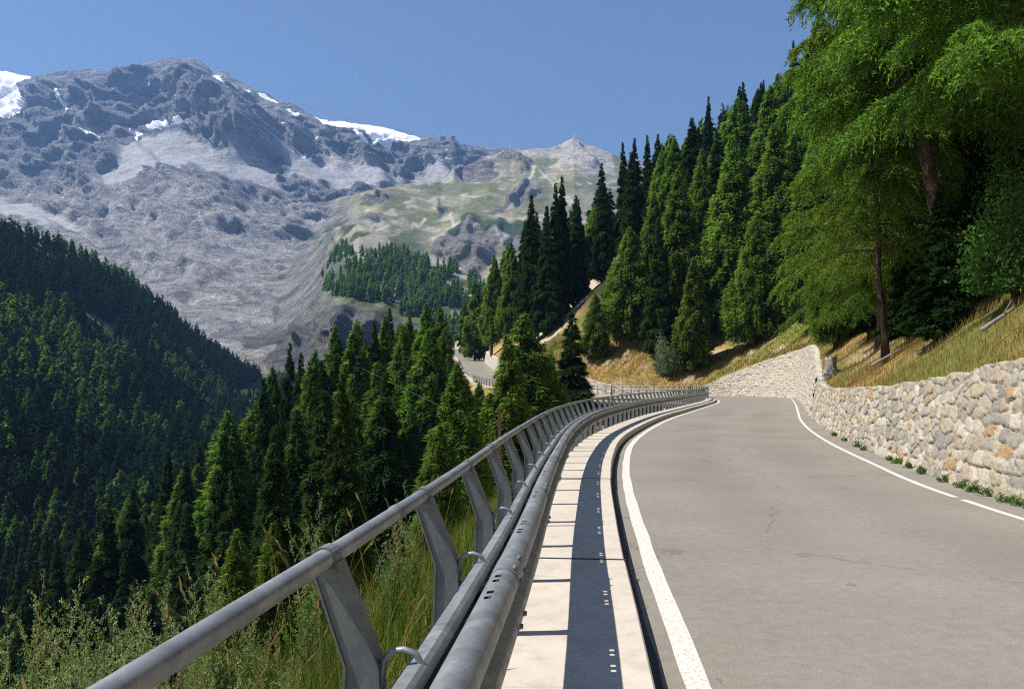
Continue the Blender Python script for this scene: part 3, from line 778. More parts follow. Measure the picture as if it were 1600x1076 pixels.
def ridge_disp(PX, PY, ridges):
    """buttresses: polyline in slope coordinates, gentle on the left and steep on the right side"""
    out = np.zeros(PX.shape)
    for pts, wl, wr, amp in ridges:
        pts = np.array(pts, float)
        o = np.argsort(pts[:, 1]); xs = np.interp(PY, pts[o, 1], pts[o, 0])+3*vnoise(PY/9, PY*0, seed=5)
        inr = sstep(pts[:, 1].min()-12, pts[:, 1].min()+6, PY)*(1-sstep(pts[:, 1].max()-6, pts[:, 1].max()+14, PY))
        d = PX-xs
        h = np.where(d < 0, np.clip(1+d/wl, 0, 1), np.clip(1-d/wr, 0, 1)); h = h*h*(3-2*h)
        out = np.maximum(out, amp*h*inr)
    return out
def massif_D(PX, PY):
    top = np.interp(PX, [-300, 0, 265, 500, 700, 900, 1300], [80, 113, 92, 188, 217, 236, 300]); q = np.clip((650-PY)/(650-top), 0, 1)
    ds = np.interp(PX, [-300, 0, 265, 500, 700, 900, 1300], [4300, 4300, 4100, 4000, 3900, 4600, 4600])
    return 900+(ds-900)*np.interp(q, [0, .2, .5, .72, .88, 1], [0, .08, .36, .66, .86, 1])
def massif():
    pxs = np.concatenate([np.arange(-300, 0, 5.), np.arange(0, 760, 1.7), np.arange(760, 1300, 8.)])
    yt = lambda p: np.interp(p, SKY[:, 0], SKY[:, 1]); yb = lambda p: np.full(p.shape, 650.)
    def D(PX, q):
        ds = np.interp(PX, [-300, 0, 265, 500, 700, 900, 1300], [4300, 4300, 4100, 4000, 3900, 4600, 4600])
        a = np.interp(q, [0, .2, .5, .72, .88, 1], [0, .08, .36, .66, .86, 1]); return 900+(ds-900)*a
    PX, PY, Dd = patch_grid(pxs, 330, yb, yt, D)
    ysm = np.interp(pxs, np.arange(-300, 1301, 2), np.convolve(np.pad(np.interp(np.arange(-300, 1301, 2), SKY[:, 0], SKY[:, 1]), 40, 'edge'), np.hanning(81)/np.hanning(81).sum(), 'valid'))
    qq = np.linspace(0, 1, 330)[None]; PY = 650+((ysm+(0*ysm))[:, None]*(1-sstep(.8, 1, qq))+yt(pxs)[:, None]*sstep(.8, 1, qq)-650)*qq
    P = pix(PX, PY, Dd)
    q = np.broadcast_to(np.linspace(0, 1, 330)[None], PX.shape)
    k = Dd/4000
    r = ridged(P[..., 0]/420, P[..., 1]/420, P[..., 2]/260, o=6, seed=51, gain=.55)
    r2 = ridged((P[..., 0]*.8+P[..., 2]*.5)/150, P[..., 1]/170, (P[..., 2]-P[..., 0]*.35)/60, o=5, seed=57, gain=.6)
    # zones: smooth scree, banded cliffs, polished slabs
    scree = np.zeros(PX.shape)
    for poly in ([(150,290),(215,215),(290,205),(330,235),(430,262),(440,300),(300,262)], z2((0,255),(120,320),(260,320),(330,330),(400,365),(560,395),(300,470),(230,430),(0,380)), z2((560,410),(700,330),(800,360),(760,400),(620,425)), [(-60,310),(60,320),(140,360),(60,360)]):
        scree = np.maximum(scree, in_poly(PX+6*fbm(PX/20, PY/20, seed=3), PY+5*fbm(PX/16, PY/16, seed=4), poly)*1.)
    for _ in range(9):
        scree[1:-1, 1:-1] = (scree[1:-1, 1:-1]*2+scree[:-2, 1:-1]+scree[2:, 1:-1]+scree[1:-1, :-2]+scree[1:-1, 2:])/6
    cliff = np.clip(sstep(.60, .72, q)+0, 0, 1)*(1-scree)
    RID = [([(318,96),(345,140),(390,195),(420,245)], 110, 60, 300), ([(232,96),(215,130),(190,170),(180,200)], 60, 22, 90), ([(105,112),(85,150),(75,185)], 50, 18, 90),
           ([(430,160),(450,190),(480,225),(500,245)], 40, 22, 110), ([(160,112),(135,150),(115,180)], 40, 16, 80), ([(560,225),(585,255),(600,285)], 40, 18, 90),
           ([(480,190),(515,225),(535,262)], 30, 18, 90), ([(650,215),(665,240),(695,272)], 28, 18, 90), ([(290,110),(300,160),(295,210)], 50, 20, 60), ([(55,340),(110,370),(165,405),(185,440)], 90, 22, 75),
           ([(130,260),(165,300),(205,345)], 60, 16, 65), ([(230,320),(270,345),(300,375)], 55, 14, 50), ([(185,345),(212,380),(205,410)], 30, 16, 60), ([(225,370),(240,400),(230,420)], 25, 12, 40),
           ([(400,440),(430,470),(430,505)], 40, 12, 40), ([(500,470),(480,500),(470,530)], 60, 10, 45), ([(60,250),(90,290),(120,300)], 50, 14, 55), ([(200,215),(250,260),(300,290)], 70, 14, 40), ([(20,380),(90,420),(150,470)], 90, 14, 55),
           ([(-20,240),(30,270),(60,300)], 60, 16, 60), ([(330,300),(380,330),(400,350)], 60, 12, 35), ([(280,410),(330,430),(360,455)], 60, 10, 35), ([(100,330),(150,345),(190,360)], 50, 10, 40)]
    rd = ridge_disp(PX+5*fbm(PX/14, PY/14, o=3, seed=61), PY, RID)*(1-sstep(8, 45, PY-yt(PX))*0)*sstep(2, 60, PY-yt(PX))
    r3 = ridged((P[..., 0]+.6*P[..., 2])/130, P[..., 1]/150, (P[..., 2]-.5*P[..., 0])/75, o=4, seed=58, gain=.55)
    edge = 1-sstep(.93, 1, q)*.85; rd = rd*(1-sstep(.86, .97, q)) if False else rd
    amp = (21+60*sstep(.3, .75, q))*(1-.85*scree)
    disp = ((14+18*sstep(.4, .8, q))*(1-.9*scree)*(r3-.85)+amp*(r-.9)+ (14+22*sstep(.3, .8, q))*(1-.85*scree)*(r2-.8)+rd*(1-.3*scree)*.9)*edge*k**.5
    gl = ridged((P[..., 0]*.75-P[..., 1]*.15+P[..., 2]*.9+60*fbm(P[..., 0]/200, P[..., 2]/150, o=3, seed=77))/120, (P[..., 2]*.6-P[..., 0]*.5)/520, o=5, seed=78, gain=.55)
    disp += 26*(gl-.8)*(1-scree)*(1-sstep(.5, .7, q))*sstep(.02, .2, q)
    # ledges: step the slope along dipping strata
    st = (P[..., 2]-.28*P[..., 0]+30*fbm(P[..., 0]/300, P[..., 1]/300, seed=66))/42
    ter = (st-np.floor(st)); ter = sstep(.55, 1, ter)-ter
    disp += ter*13*(1-scree)*edge*sstep(.42, .7, q)
    nx, ny, nz = -.18, -.72, .67
    P = P+disp[..., None]*np.array([nx, ny, nz])*np.array([1, 1, .55])
    # own colours
    pale = np.array([.49, .48, .485]); mid = np.array([.335, .345, .375]); brown = np.array([.42, .385, .33])
    up = sstep(.62, .74, q+.04*fbm(P[..., 0]/300, P[..., 2]/200, o=3, seed=71))[..., None]
    c = pale*(1-up)+mid*up
    c = c*(1-scree[..., None])+np.array([.335, .332, .34])*scree[..., None]
    low = (1-sstep(.12, .24, q))[..., None]; c = c*(1-low)+brown*low
    g = (sstep(.25, .6, fbm(P[..., 0]/60, P[..., 2]/50, o=4, seed=72))*sstep(400, 500, PX)*(1-sstep(.5, .6, q)))[..., None]
    c = c*(1-g*.7)+np.array([.16, .17, .08])*g*.7
    # pale stream beds
    for pts in ([(246,395),(262,410),(285,425)], [(372,500),(400,515),(430,538)], [(255,355),(250,380)]):
        pts = np.array(pts, float)
        for a, b in zip(pts[:-1], pts[1:]):
            t = np.clip(((PX-a[0])*(b-a)[0]+(PY-a[1])*(b-a)[1])/((b-a)@(b-a)), 0, 1); d = np.hypot(PX-a[0]-t*(b-a)[0], PY-a[1]-t*(b-a)[1]); d = d+1.5*vnoise(PX/3, PY/3)
            mm = (1-sstep(.4, 1.7, d))[..., None]; c = c*(1-mm)+np.array([.70, .70, .70])*mm
    snow = np.zeros(PX.shape)
    jx, jy = PX+1.5*fbm(PX/5, PY/5, o=2, seed=81), PY+1.0*fbm(PX/5+9, PY/5, o=2, seed=82)
    for p in SNOW: snow = np.maximum(snow, in_poly(jx, jy, p)*1.)
    s2 = snow.copy(); s2[1:-1, 1:-1] = (snow[1:-1, 1:-1]*2+snow[:-2, 1:-1]+snow[2:, 1:-1]+snow[1:-1, :-2]+snow[1:-1, 2:])/6
    finish('mountain', PX, PY, P, c, s2, np.clip(1-.6*scree, 0, 1))
massif()
def meadow():
    top = np.array([(430,345),(470,332),(530,308),(590,296),(640,288),(690,281),(720,262),(760,245),(790,237),(830,233),(860,231),(880,224),(897,219),(905,222),(930,230),(960,242),(1000,262),(1100,300),(1200,330)], float)
    pxs = np.arange(430, 1200, 2.0)
    yt = lambda p: np.interp(p, top[:, 0], top[:, 1]); yb = lambda p: np.full(p.shape, 520.)
    def D(PX, q):
        ds = np.interp(PX, [430, 600, 800, 900, 1200], [2300, 2600, 3300, 3500, 3500]); a = np.interp(q, [0, .3, .6, 1], [0, .2, .5, 1]); return 1450+(ds-1450)*a
    PX, PY, Dd = patch_grid(pxs, 230, yb, yt, D); kk = sstep(440, 590, PX-50*np.linspace(1, 0, 230)[None]); Dd = (massif_D(PX, PY)+60)*(1-kk)+Dd*kk; P = pix(PX, PY, Dd)
    q = np.broadcast_to(np.linspace(0, 1, 230)[None], PX.shape)
    jx, jy = PX+5*fbm(PX/14, PY/14, o=3, seed=91), PY+5*fbm(PX/14, PY/14, o=3, seed=92)
    def blurp(polys, n=3):
        m_ = np.zeros(PX.shape)
        for p in polys: m_ = np.maximum(m_, in_poly(jx, jy, p)*1.)
        for _ in range(n): m_[1:-1, 1:-1] = (m_[1:-1, 1:-1]*2+m_[:-2, 1:-1]+m_[2:, 1:-1]+m_[1:-1, :-2]+m_[1:-1, 2:])/6
        return m_
    rock = blurp([z2((650,745),(760,640),(860,600),(960,610),(1000,680),(930,830),(860,860),(780,800)), z2((780,390),(830,290),(900,270),(1000,360),(900,390),(830,400)), z2((970,300),(1010,260),(1080,270),(1150,320),(1120,345),(1050,320)), z2((1060,470),(1080,410),(1150,390),(1200,430),(1130,490),(1090,500)), z2((700,540),(740,510),(780,540),(740,560)), z2((340,490),(420,450),(490,470),(430,500)), z2((350,540),(460,570),(440,610),(350,570)), z2((960,560),(1050,470),(1075,500),(1000,560)), z2((1000,700),(1040,640),(1100,650),(1080,740))])
    scree = blurp([z2((560,410),(700,330),(800,390),(760,400),(620,425)), z2((800,300),(840,250),(1000,250),(1150,235),(1290,240),(1350,205),(1440,230),(1530,270),(1530,340),(1480,370),(1380,340),(1300,300),(1200,290),(1000,300)), z2((790,810),(930,720),(960,800),(860,870)), z2((650,745),(700,720),(740,770),(700,790))])
    dk = blurp([z2((740,640),(860,560),(1000,590),(1110,600),(1100,650),(960,620),(860,600),(760,650)), z2((770,800),(830,760),(950,660),(960,700),(850,790))])
    pale_path = blurp([z2((565,640),(650,570),(655,575),(575,645)), z2((1130,330),(1160,350),(1150,400),(1140,400),(1145,355)), z2((1160,350),(1260,410),(1250,415)), z2((1180,330),(1290,410),(1280,412)), z2((765,560),(780,610),(770,612),(758,565)), z2((970,560),(1060,470),(1065,475),(985,565)), z2((1215,300),(1330,380),(1325,384))], 1)
    r = ridged(P[..., 0]/190, P[..., 1]/220, P[..., 2]/110, o=6, seed=95, gain=.55)
    r2 = fbm(P[..., 0]/120, P[..., 1]/120, o=4, seed=96)
    RID = [(z2((760,650),(740,700),(690,760)), 30, 12, 16), (z2((860,600),(840,680),(800,760)), 30, 12, 18), (z2((1000,600),(960,680),(900,800)), 30, 12, 20), (z2((1010,265),(1090,300),(1110,340)), 18, 6, 35), (z2((830,290),(800,340),(790,380)), 14, 6, 45), (z2((1130,400),(1090,450),(1060,510)), 16, 5, 35), (z2((1350,205),(1400,260),(1440,320)), 30, 8, 40), (z2((720,510),(710,550)), 14, 5, 18)]
    rd = ridge_disp(jx, PY, RID)
    disp = ((8+32*rock)*(r-.8)+10*r2+rd)*(1-.6*sstep(.97, 1, q))
    P = P+disp[..., None]*np.array([-.15, -.7, .4])
    n = fbm(P[..., 0]/90, P[..., 2]/50, o=5, seed=97)[..., None]; n2 = fbm(P[..., 0]/40, P[..., 2]/25, o=4, seed=98)[..., None]
    green = np.array([.140, .150, .072]); tan = np.array([.245, .225, .145])
    t = sstep(-.5, .6, n); c = green*(1-t)+tan*t
    stone = sstep(.35, .7, n2+.3*n); c = c*(1-stone)+np.array([.34, .32, .28])*stone
    for m_, cc in ((scree, (.44, .41, .37)), (rock, (.36, .33, .30)), (dk, (.045, .065, .028)), (pale_path, (.46, .43, .36))):
        a = np.clip(m_*1.2, 0, 1)[..., None]; c = c*(1-a)+np.array(cc)*a
    # dwarf pine low on the left
    dp = sstep(.1, .4, n[..., 0]+.8*sstep(330, 400, PY)-.5)*(1-sstep(640, 690, PX))*(1-np.clip(rock+scree, 0, 1)); c = c*(1-dp[..., None]*.8)+np.array([.05, .07, .03])*dp[..., None]*.8
    lb = (1-sstep(490, 585, PX+14*n[..., 0]-.7*(PY-330)))[..., None]; mixn = sstep(-.1, .5, n2+.5*n); lbc = np.array([.44, .425, .41])*(1-mixn*.7)+np.array([.16, .17, .09])*mixn*.7; c = c*(1-lb)+lbc*lb
    finish('meadow_hill', PX, PY, P, c, np.zeros(PX.shape), np.clip(.25+rock+.4*scree+lb[..., 0], 0, 1))
meadow()
KT = np.array([(380,440),(430,415),(470,392),(490,380),(505,368),(525,355),(560,350),(600,366),(630,388),(660,398),(700,412),(740,432),(780,455),(860,480),(1000,500)], float)
def knoll_pt(PX, q):
    yt = np.interp(PX, KT[:, 0], KT[:, 1]); yb = 640.
    PY = yb+(yt-yb)*q
    ds = np.interp(PX, [380, 500, 600, 760, 1000], [1050, 1350, 1300, 1100, 1100])
    a = np.interp(q, [0, .30, .48, .60, 1], [0, .10, .16, .30, 1]); D = 760+(ds-760)*a; kk = sstep(430, 545, PX+.25*(PY-450)); D = (massif_D(PX, PY)+25)*(1-kk)+D*kk
    P = pix(PX, PY, D)
    jx = PX+5*fbm(PX/14, PY/14, o=3, seed=101)
    RID = [([(500,455),(485,480),(470,530)], 22, 7, 26), ([(560,455),(545,490),(540,530)], 24, 8, 30), ([(530,455),(515,490),(508,530)], 16, 6, 18), ([(610,440),(600,480),(590,520)], 30, 12, 22), ([(640,420),(700,470),(720,500)], 50, 14, 22)]
    rd = ridge_disp(jx, PY, RID)
    r = ridged(P[..., 0]/70, P[..., 1]/80, P[..., 2]/45, o=5, seed=103, gain=.55)
    cl = sstep(.12, .2, q)*(1-sstep(.50, .58, q))
    disp = (2+10*cl)*(r-.8)+rd*(.25+.75*cl)
    P = P+disp[..., None]*np.array([-.2, -.85, .2])
    return PX, PY, P, cl
def knoll():
    pxs = np.arange(380, 1000, 1.8); q = np.linspace(0, 1, 150)
    PX = np.broadcast_to(pxs[:, None], (len(pxs), 150)); Q = np.broadcast_to(q[None], PX.shape)
    PX, PY, P, cl = knoll_pt(PX, Q)
    n = fbm(P[..., 0]/30, P[..., 2]/20, o=5, seed=104)[..., None]
    c = np.array([.085, .10, .045])+0*n; t = sstep(.0, .5, n); c = c*(1-t)+np.array([.27, .26, .22])*t
    dk = sstep(-.2, .2, -n)*sstep(0.55, .7, Q)[..., None]; c = c*(1-dk*.7)+np.array([.045, .065, .03])*dk*.7
    lf = (1-sstep(485, 540, PX+18*fbm(PX/12, PY/12, o=3, seed=8)))[..., None]; c = c*(1-lf)+(np.array([.46, .44, .42])*(1-.5*t)+np.array([.26, .26, .20])*.5*t)*lf
    a = cl[..., None]; c = c*(1-a)+np.array([.26, .255, .25])*a
    finish('knoll', PX, PY, P, c, np.zeros(PX.shape), np.clip(.35+cl+lf[..., 0], 0, 1))
knoll()

# ------------------------------------------------------------------ trees
def conifer(seed, H, R, nb, nt_, size, kind, t0=.08, droop=None, lean=0, lod_=2):
    """returns foliage V,F,tint and trunk MB"""
    rng = np.random.default_rng(seed)
    t = t0+(1-t0)*(np.arange(nb)+rng.random(nb))/nb; t = t**.92
    az = rng.random(nb)*2*np.pi
    lobes = 1+.22*np.sin(az*2+rng.random()*6)+.16*np.sin(az*3+t*9+rng.random()*6)
    if kind == 'spruce':
        prof = (1-t)**.85*np.minimum(1, .55+3.0*(t-t0)+.1); prof = np.maximum(prof, .015)
        L = R*prof*rng.uniform(.72, 1.12, nb)*lobes**.5
        tier = np.sin(t*nb*.33)*.12; L *= 1+tier
        a, b_ = .10, .42
    else:
        prof = 1.12*np.clip(1-t, 0, 1)**.74*np.minimum(1, .45+2.2*(t-t0)+.1)
        L = R*prof*rng.uniform(.62, 1.10, nb)*(.6+.4*lobes)
        a, b_ = .38, .42
    L = np.maximum(L, .15)
    # drop some branches for gaps
    keep = rng.random(nb) > (.06 if kind == 'spruce' else .12)
    w_ = L**1.15*keep; w_ = w_/w_.sum(); N = nb*nt_
    bi = rng.choice(nb, N, p=w_)
    f = rng.beta(2.2, 1.15, N) if kind == 'spruce' else rng.beta(1.7, 1.0, N)
    Lb = L[bi]; ab = az[bi]
    out = np.stack([np.cos(ab), np.sin(ab), 0*ab], 1); lat = np.stack([-np.sin(ab), np.cos(ab), 0*ab], 1)
    z = t[bi]*H+Lb*(a*f-b_*f*f)
    spread = Lb*(.34 if kind == 'spruce' else .26)*(1.05-f*.85)
    ls = rng.uniform(-1, 1, N)*spread
    vs = rng.normal(0, 1, N)*(.07 if kind == 'spruce' else .22)*(Lb*.5+.5)
    hang = -np.abs(rng.normal(0, 1, N))*(.16 if kind == 'spruce' else .22)*np.minimum(1.2, Lb*.4)
    C = out*(Lb*f)[:, None]+lat*ls[:, None]; C[:, 2] = z+vs+hang
    # bent trunk axis
    bend = rng.normal(0, .012, 2)*H
    ax = lambda tt: np.stack([bend[0]*np.sin(tt*3.0)+lean*tt*H, bend[1]*np.sin(tt*2.4), 0*tt], -1)
    C += ax(C[:, 2]/H)
    # blades
    d = out*rng.uniform(.2, 1.0, N)[:, None]+lat*(np.sign(ls)*rng.uniform(.1, 1, N))[:, None]
    d[:, 2] += rng.normal(-.25 if kind == 'spruce' else -.35, .35, N)
    d /= np.linalg.norm(d, axis=1)[:, None]
    sz = size*rng.uniform(.6, 1.35, N)*np.clip(.55+Lb/R, .5, 1.1)
    s = np.cross(d, rng.normal(0, .6, (N, 3))+np.array([0, 0, 1.0])+out*.5); s /= np.linalg.norm(s, axis=1)[:, None]+1e-9
    wd = sz*(.26 if lod_ > 1 else .17)
    V = np.empty((N, 3, 3)); V[:, 0] = C-s*wd[:, None]; V[:, 1] = C+s*wd[:, None]; V[:, 2] = C+d*sz[:, None]
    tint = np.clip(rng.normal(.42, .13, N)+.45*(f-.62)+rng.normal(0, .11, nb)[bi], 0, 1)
    F_ = np.arange(N*3).reshape(N, 3)
    tb = MB(); r0 = H*.016 if kind == 'spruce' else H*.015
    tt = np.linspace(-.03, .97, 9); P = ax(tt); P[:, 2] += tt*H; tb.tube(P, r0*np.clip(1.03-tt, .04, 1)**.8, 7)
    return V.reshape(-1, 3), F_, np.repeat(tint, 3), tb, (t, az, L, keep, ax, a, b_)
def limbs(tb, info, H, n, r, seed):
    t, az, L, keep, ax, a, b_ = info; rng = np.random.default_rng(seed)
    for i in rng.choice(np.nonzero(keep)[0], min(n, int(keep.sum())), replace=False):
        ff = np.linspace(0, .9, 4); P = np.stack([np.cos(az[i])*L[i]*ff, np.sin(az[i])*L[i]*ff, t[i]*H+L[i]*(a*ff-b_*ff*ff)], 1)
        P += ax(P[:, 2]/H); tb.tube(P, r*np.array([1, .7, .45, .15]), 4, cap=False)
class Tree: pass
def make_tree(kind, seed, H, R, nb, nt_, size, lim, t0=.08, lean=0, lod_=2):
    V, F_, ti, tb, info = conifer(seed, H, R, nb, nt_, size, kind, t0, lean=lean, lod_=lod_)
    if lim: limbs(tb, info, H, lim, H*.0022+.008, seed)
    T = Tree(); T.kind = kind; T.H = H
    T.crown = mesh_np(kind+'_crown', V, F_, [M[kind]], {'tint': ti}, smooth=False)
    T.trunk = tb.mesh(kind+'_trunk', [M['bark']], True); T.raw = (V, F_, ti); return T
LIB = {}
for kind in ('larch', 'spruce'):
    sp_ = kind == 'spruce'
    for lod, nb, nt_, size, lim, cnt in ((1, 420 if not sp_ else 260, 125 if not sp_ else 240, .42 if not sp_ else .46, 90, 7), (2, 110 if not sp_ else 100, 90, .62 if not sp_ else .68, 0, 4), (3, 50, 34, 1.35 if not sp_ else 1.45, 0, 4)):
        LIB[kind, lod] = []
        for v in range(cnt):
            rr = random.Random(v*7+lod*31+(500 if sp_ else 0))
            R = (3.5+rr.uniform(-.4, .7)) if not sp_ else (3.0+rr.uniform(-.35, .6))
            LIB[kind, lod].append(make_tree(kind, v*13+lod*101+(7 if sp_ else 0), 20., R, nb, nt_, size, lim, t0=rr.uniform(.04, .16) if not sp_ else rr.uniform(.02, .09), lod_=lod))
NAME = {'larch': 'larch_tree', 'spruce': 'spruce_tree'}
def put_tree(kind, x, y, z, H, wide, rz, lod, label, group=None, lean=(0, 0), T=None):
    T = T or random.choice(LIB[kind, lod])
    r = empty(NAME[kind], (x, y, z-.15), label, 'tree', group)
    r.rotation_euler = (lean[0], lean[1], rz); s = H/T.H; r.scale = (s*wide, s*wide, s)
    c = link('crown', T.crown, r); 
    if lod <= 2: link('trunk', T.trunk, r)
    return r
CAND = []   # (kind,x,y,z,H,wide,rz,label,group,lean,priority)
def proj(x, y, z): return CX+F*x/y, YH-F*(z-CH)/y
def hero(kind, px, ytop, Y, label, wide=1., lean=(0, 0), base=None, Hmax=36):
    x = (px-CX)/F*Y
    z = float(terr(np.array([x]), np.array([Y]))[0][0]) if base is None else base
    ztop = CH+(YH-ytop)/F*Y; H = max(5, min(Hmax, ztop-z)); CAND.append((kind, x, Y, z, H, wide, random.uniform(0, 6.28), label, None, lean, 1))
random.seed(7)
# --- trees one can point at on the near side
hero('larch', 1142, 212, 122, 'tallest bright green larch on the bank beyond the far bend', 1.15)
hero('larch', 1212, 190, 118, 'broad green larch directly left of the overhanging roadside larches', 1.2)
hero('larch', 1098, 232, 132, 'slim larch just left of the tallest larch beyond the bend', 1.0)
hero('larch', 1060, 262, 126, 'bushy larch on the bank above the grey willow shrub', 1.25)
hero('larch', 985, 352, 128, 'round topped larch above the grassy bank left of the grey willow shrub', 1.35)
hero('larch', 1022, 300, 136, 'narrow larch in the row above the low wall behind the bridge', 1.1)
hero('larch', 1180, 330, 114, 'smaller larch standing in front of the broad larch over the tall pale wall', 1.2)
hero('larch', 930, 455, 126, 'short light green larch at the left end of the grassy bank', 1.3)
hero('larch', 953, 430, 133, 'small larch right of the scree strip above the bridge', 1.2)
hero('larch', 1085, 400, 116, 'low bushy larch at the foot of the bank by the low wall', 1.3)
hero('spruce', 1240, 62, 230, 'isolated dark spruce tip against the sky left of the overhanging larch', .8)
hero('spruce', 1160, 128, 215, 'dark spruce on the skyline above the tallest larch', 1.)
hero('spruce', 1108, 150, 205, 'thin dark spruce poking above the right hand ridge of trees', .8)
hero('spruce', 992, 215, 185, 'right hand one of the twin black spruces on the skyline beside the distant peak', .8)
hero('spruce', 972, 222, 180, 'left hand one of the twin black spruces on the skyline beside the distant peak', .8)
hero('spruce', 1012, 210, 190, 'black spruce immediately right of the twin skyline spruces', .85)
hero('spruce', 1030, 208, 195, 'dense dark spruce on the skyline right of the black spruce row', .9)
hero('spruce', 940, 275, 170, 'dark spruce stepping down left from the twin skyline spruces', .9)
hero('spruce', 878, 275, 165, 'tall dark spruce rising in front of the green alpine meadow', .85, Hmax=42)
hero('spruce', 868, 285, 163, 'slightly shorter spruce touching the tall dark one in front of the meadow', .8, Hmax=40)
hero('spruce', 830, 302, 160, 'leftmost tall brown tinged spruce in front of the pale scree gully', .85, Hmax=42)
hero('spruce', 905, 310, 168, 'dark spruce between the meadow spruces and the skyline ridge', .9)
hero('spruce', 850, 340, 158, 'lower spruce in the gap between the tall meadow spruces', .9)
hero('larch', 768, 398, 200, 'leaning larch at the left end of the upper wood above the distant road', 1.0, (0, math.radians(-6)))
hero('larch', 800, 390, 192, 'feathery larch right of the leaning larch above the distant road', 1.1)
hero('larch', 742, 435, 245, 'leftmost larch above the distant stretch of road', 1.1)
hero('larch', 726, 470, 262, 'small larch beside the wall of the distant road', 1.1)
hero('larch', 903, 418, 178, 'single yellow green larch standing on the scree strip', .9, Hmax=12)
hero('spruce', 935, 400, 175, 'small spruce above the scree strip', .9, Hmax=13)
# below the road, in front of bridge
hero('spruce', 893, 487, 84, 'dark drooping spruce standing in front of the left end of the bridge', 1.7)
hero('larch', 822, 488, 70, 'large airy larch growing below the walkway hiding the middle of the road', 1.6)
hero('larch', 862, 545, 76, 'smaller larch between the airy larch and the dark spruce by the bridge', 1.5)
hero('larch', 714, 562, 46, 'near green larch behind the handrail with its top below the distant road', 1.35)
hero('larch', 792, 520, 60, 'green larch behind the rusty snow pole', 1.25)
hero('larch', 688, 478, 120, 'tall larch left of the distant road with a dark bare trunk', 1.1)
hero('larch', 665, 472, 118, 'tall broad larch in the middle of the valley wood', 1.2)
hero('larch', 640, 490, 125, 'larch touching the left side of the tall broad valley larch', 1.)
hero('larch', 560, 498, 112, 'pale topped larch in the valley wood in front of the cliff', 1.15)
hero('larch', 600, 492, 130, 'larch behind the pointed spruce in front of the shadowed cliff', 1.)
hero('spruce', 605, 578, 62, 'tall pointed spruce with visible trunk in the centre of the valley wood', 1.15)
hero('spruce', 585, 500, 128, 'dark spruce right of the pale topped larch', .9)
hero('spruce', 612, 480, 140, 'dark pointed spruce on the crest of the valley wood', .9)
hero('larch', 527, 508, 120, 'larch left of the pale topped larch in the valley wood', 1.1)
hero('larch', 492, 545, 108, 'larch with rounded top at the foot of the grey cliff', 1.1)
hero('spruce', 455, 535, 118, 'narrow dark spruce spire against the grey rock left of the cliff', .75)
hero('spruce', 470, 550, 112, 'shorter dark spruce right of the narrow spire', .85)
hero('spruce', 505, 560, 100, 'dark spruce in front of the rounded larch', .95)
hero('larch', 428, 572, 125, 'last larch of the valley wood where it meets the grey debris fan', 1.1)
hero('spruce', 410, 590, 110, 'dark spruce at the left shoulder of the valley wood', .9)
hero('larch', 545, 610, 78, 'mid green larch below the pale topped larch', 1.2)
hero('spruce', 500, 640, 70, 'dark spruce in the hollow below the fence', 1.)
hero('larch', 355, 640, 95, 'light green larch among the dark spruces left of centre', 1.2)
hero('spruce', 430, 660, 66, 'dark trunked spruce left of the hollow', 1.)
hero('larch', 690, 660, 38, 'bushy larch right behind the tall weeds at the handrail', 1.3)
hero('larch', 370, 822, 34, 'small bright green larch just above the handrail at lower left', 1.2, Hmax=14)
hero('larch', 425, 812, 36, 'second small bright larch right of the one above the handrail', 1.2, Hmax=14)
hero('larch', 535, 730, 36, 'young larch behind the tall pale weeds', 1.2, Hmax=16)
# --- fill: right hillside
def ok_far(x, y, occ, dmin):
    for (a, b) in occ:
        if (a-x)**2+(b-y)**2 < dmin*dmin: return False
    return True
occ = [(c[1], c[2]) for c in CAND]
rng = random.Random(11)
def fill(n, xr, yr, cond, kindf, Hr, label, group, dmin):
    k = 0; tries = 0
    xs = np.array([rng.uniform(*xr) for _ in range(n*14)]); ys = np.array([rng.uniform(*yr) for _ in range(n*14)])
    z, dr, dl, idx = terr(xs, ys)
    for x, y, zz, a, b in zip(xs, ys, z, dr, dl):
        if k >= n: break
        if y < 5: continue
        px, py = proj(x, y, zz)
        if px < -80 or px > 1680: continue
        if not cond(x, y, a, b, px, py): continue
        if not ok_far(x, y, occ, dmin): continue
        kd = kindf(x, y, px, py); H = rng.uniform(*Hr)
        lim = np.interp(px, [-100, 200, 390, 430, 500, 600, 700, 712, 760, 905], [645, 640, 600, 578, 545, 505, 500, 585, 590, 640]) if b > 0 else (np.interp(px, [700, 760, 820, 880, 950, 1000, 1050, 1100, 1160, 1240, 1300], [470, 405, 330, 290, 228, 214, 194, 166, 130, 104, -400]) if y > 70 else -999)
        Hm = CH+(YH-lim)/F*y-float(zz)
        if Hm < 9: continue
        H = min(H, Hm*rng.uniform(.86, 1.0)); zl = label[kd](px, y, H) if callable(label[kd]) else label[kd]; H = H*(1 if kd == 'larch' else 1.02)
        CAND.append((kd, x, y, float(zz), H, rng.uniform(1.1, 1.6) if kd == 'larch' else rng.uniform(.9, 1.25), rng.uniform(0, 6.28), zl, group[kd], (0, 0), 0)); occ.append((x, y)); k += 1
def scree_clear(x, y, r=7):
    u_ = max(0, min(1.15, ((x-5)*17+(y-160)*25)/914.)); return math.hypot(x-5-17*u_, y-160-25*u_) > r
def scree_view(px, py, y):   # nothing tall between the bridge and the scree strip
    return not (y < 168 and 845 < px < 955)
def cR(x, y, dr, dl, px, py):
    if dr < (6 if y > 60 else 9): return False
    if y < 60 and px < 1330: return False
    if y < 165 and 850 < px < 965 and dr > 3: return y < 126 and False
    return scree_clear(x, y)
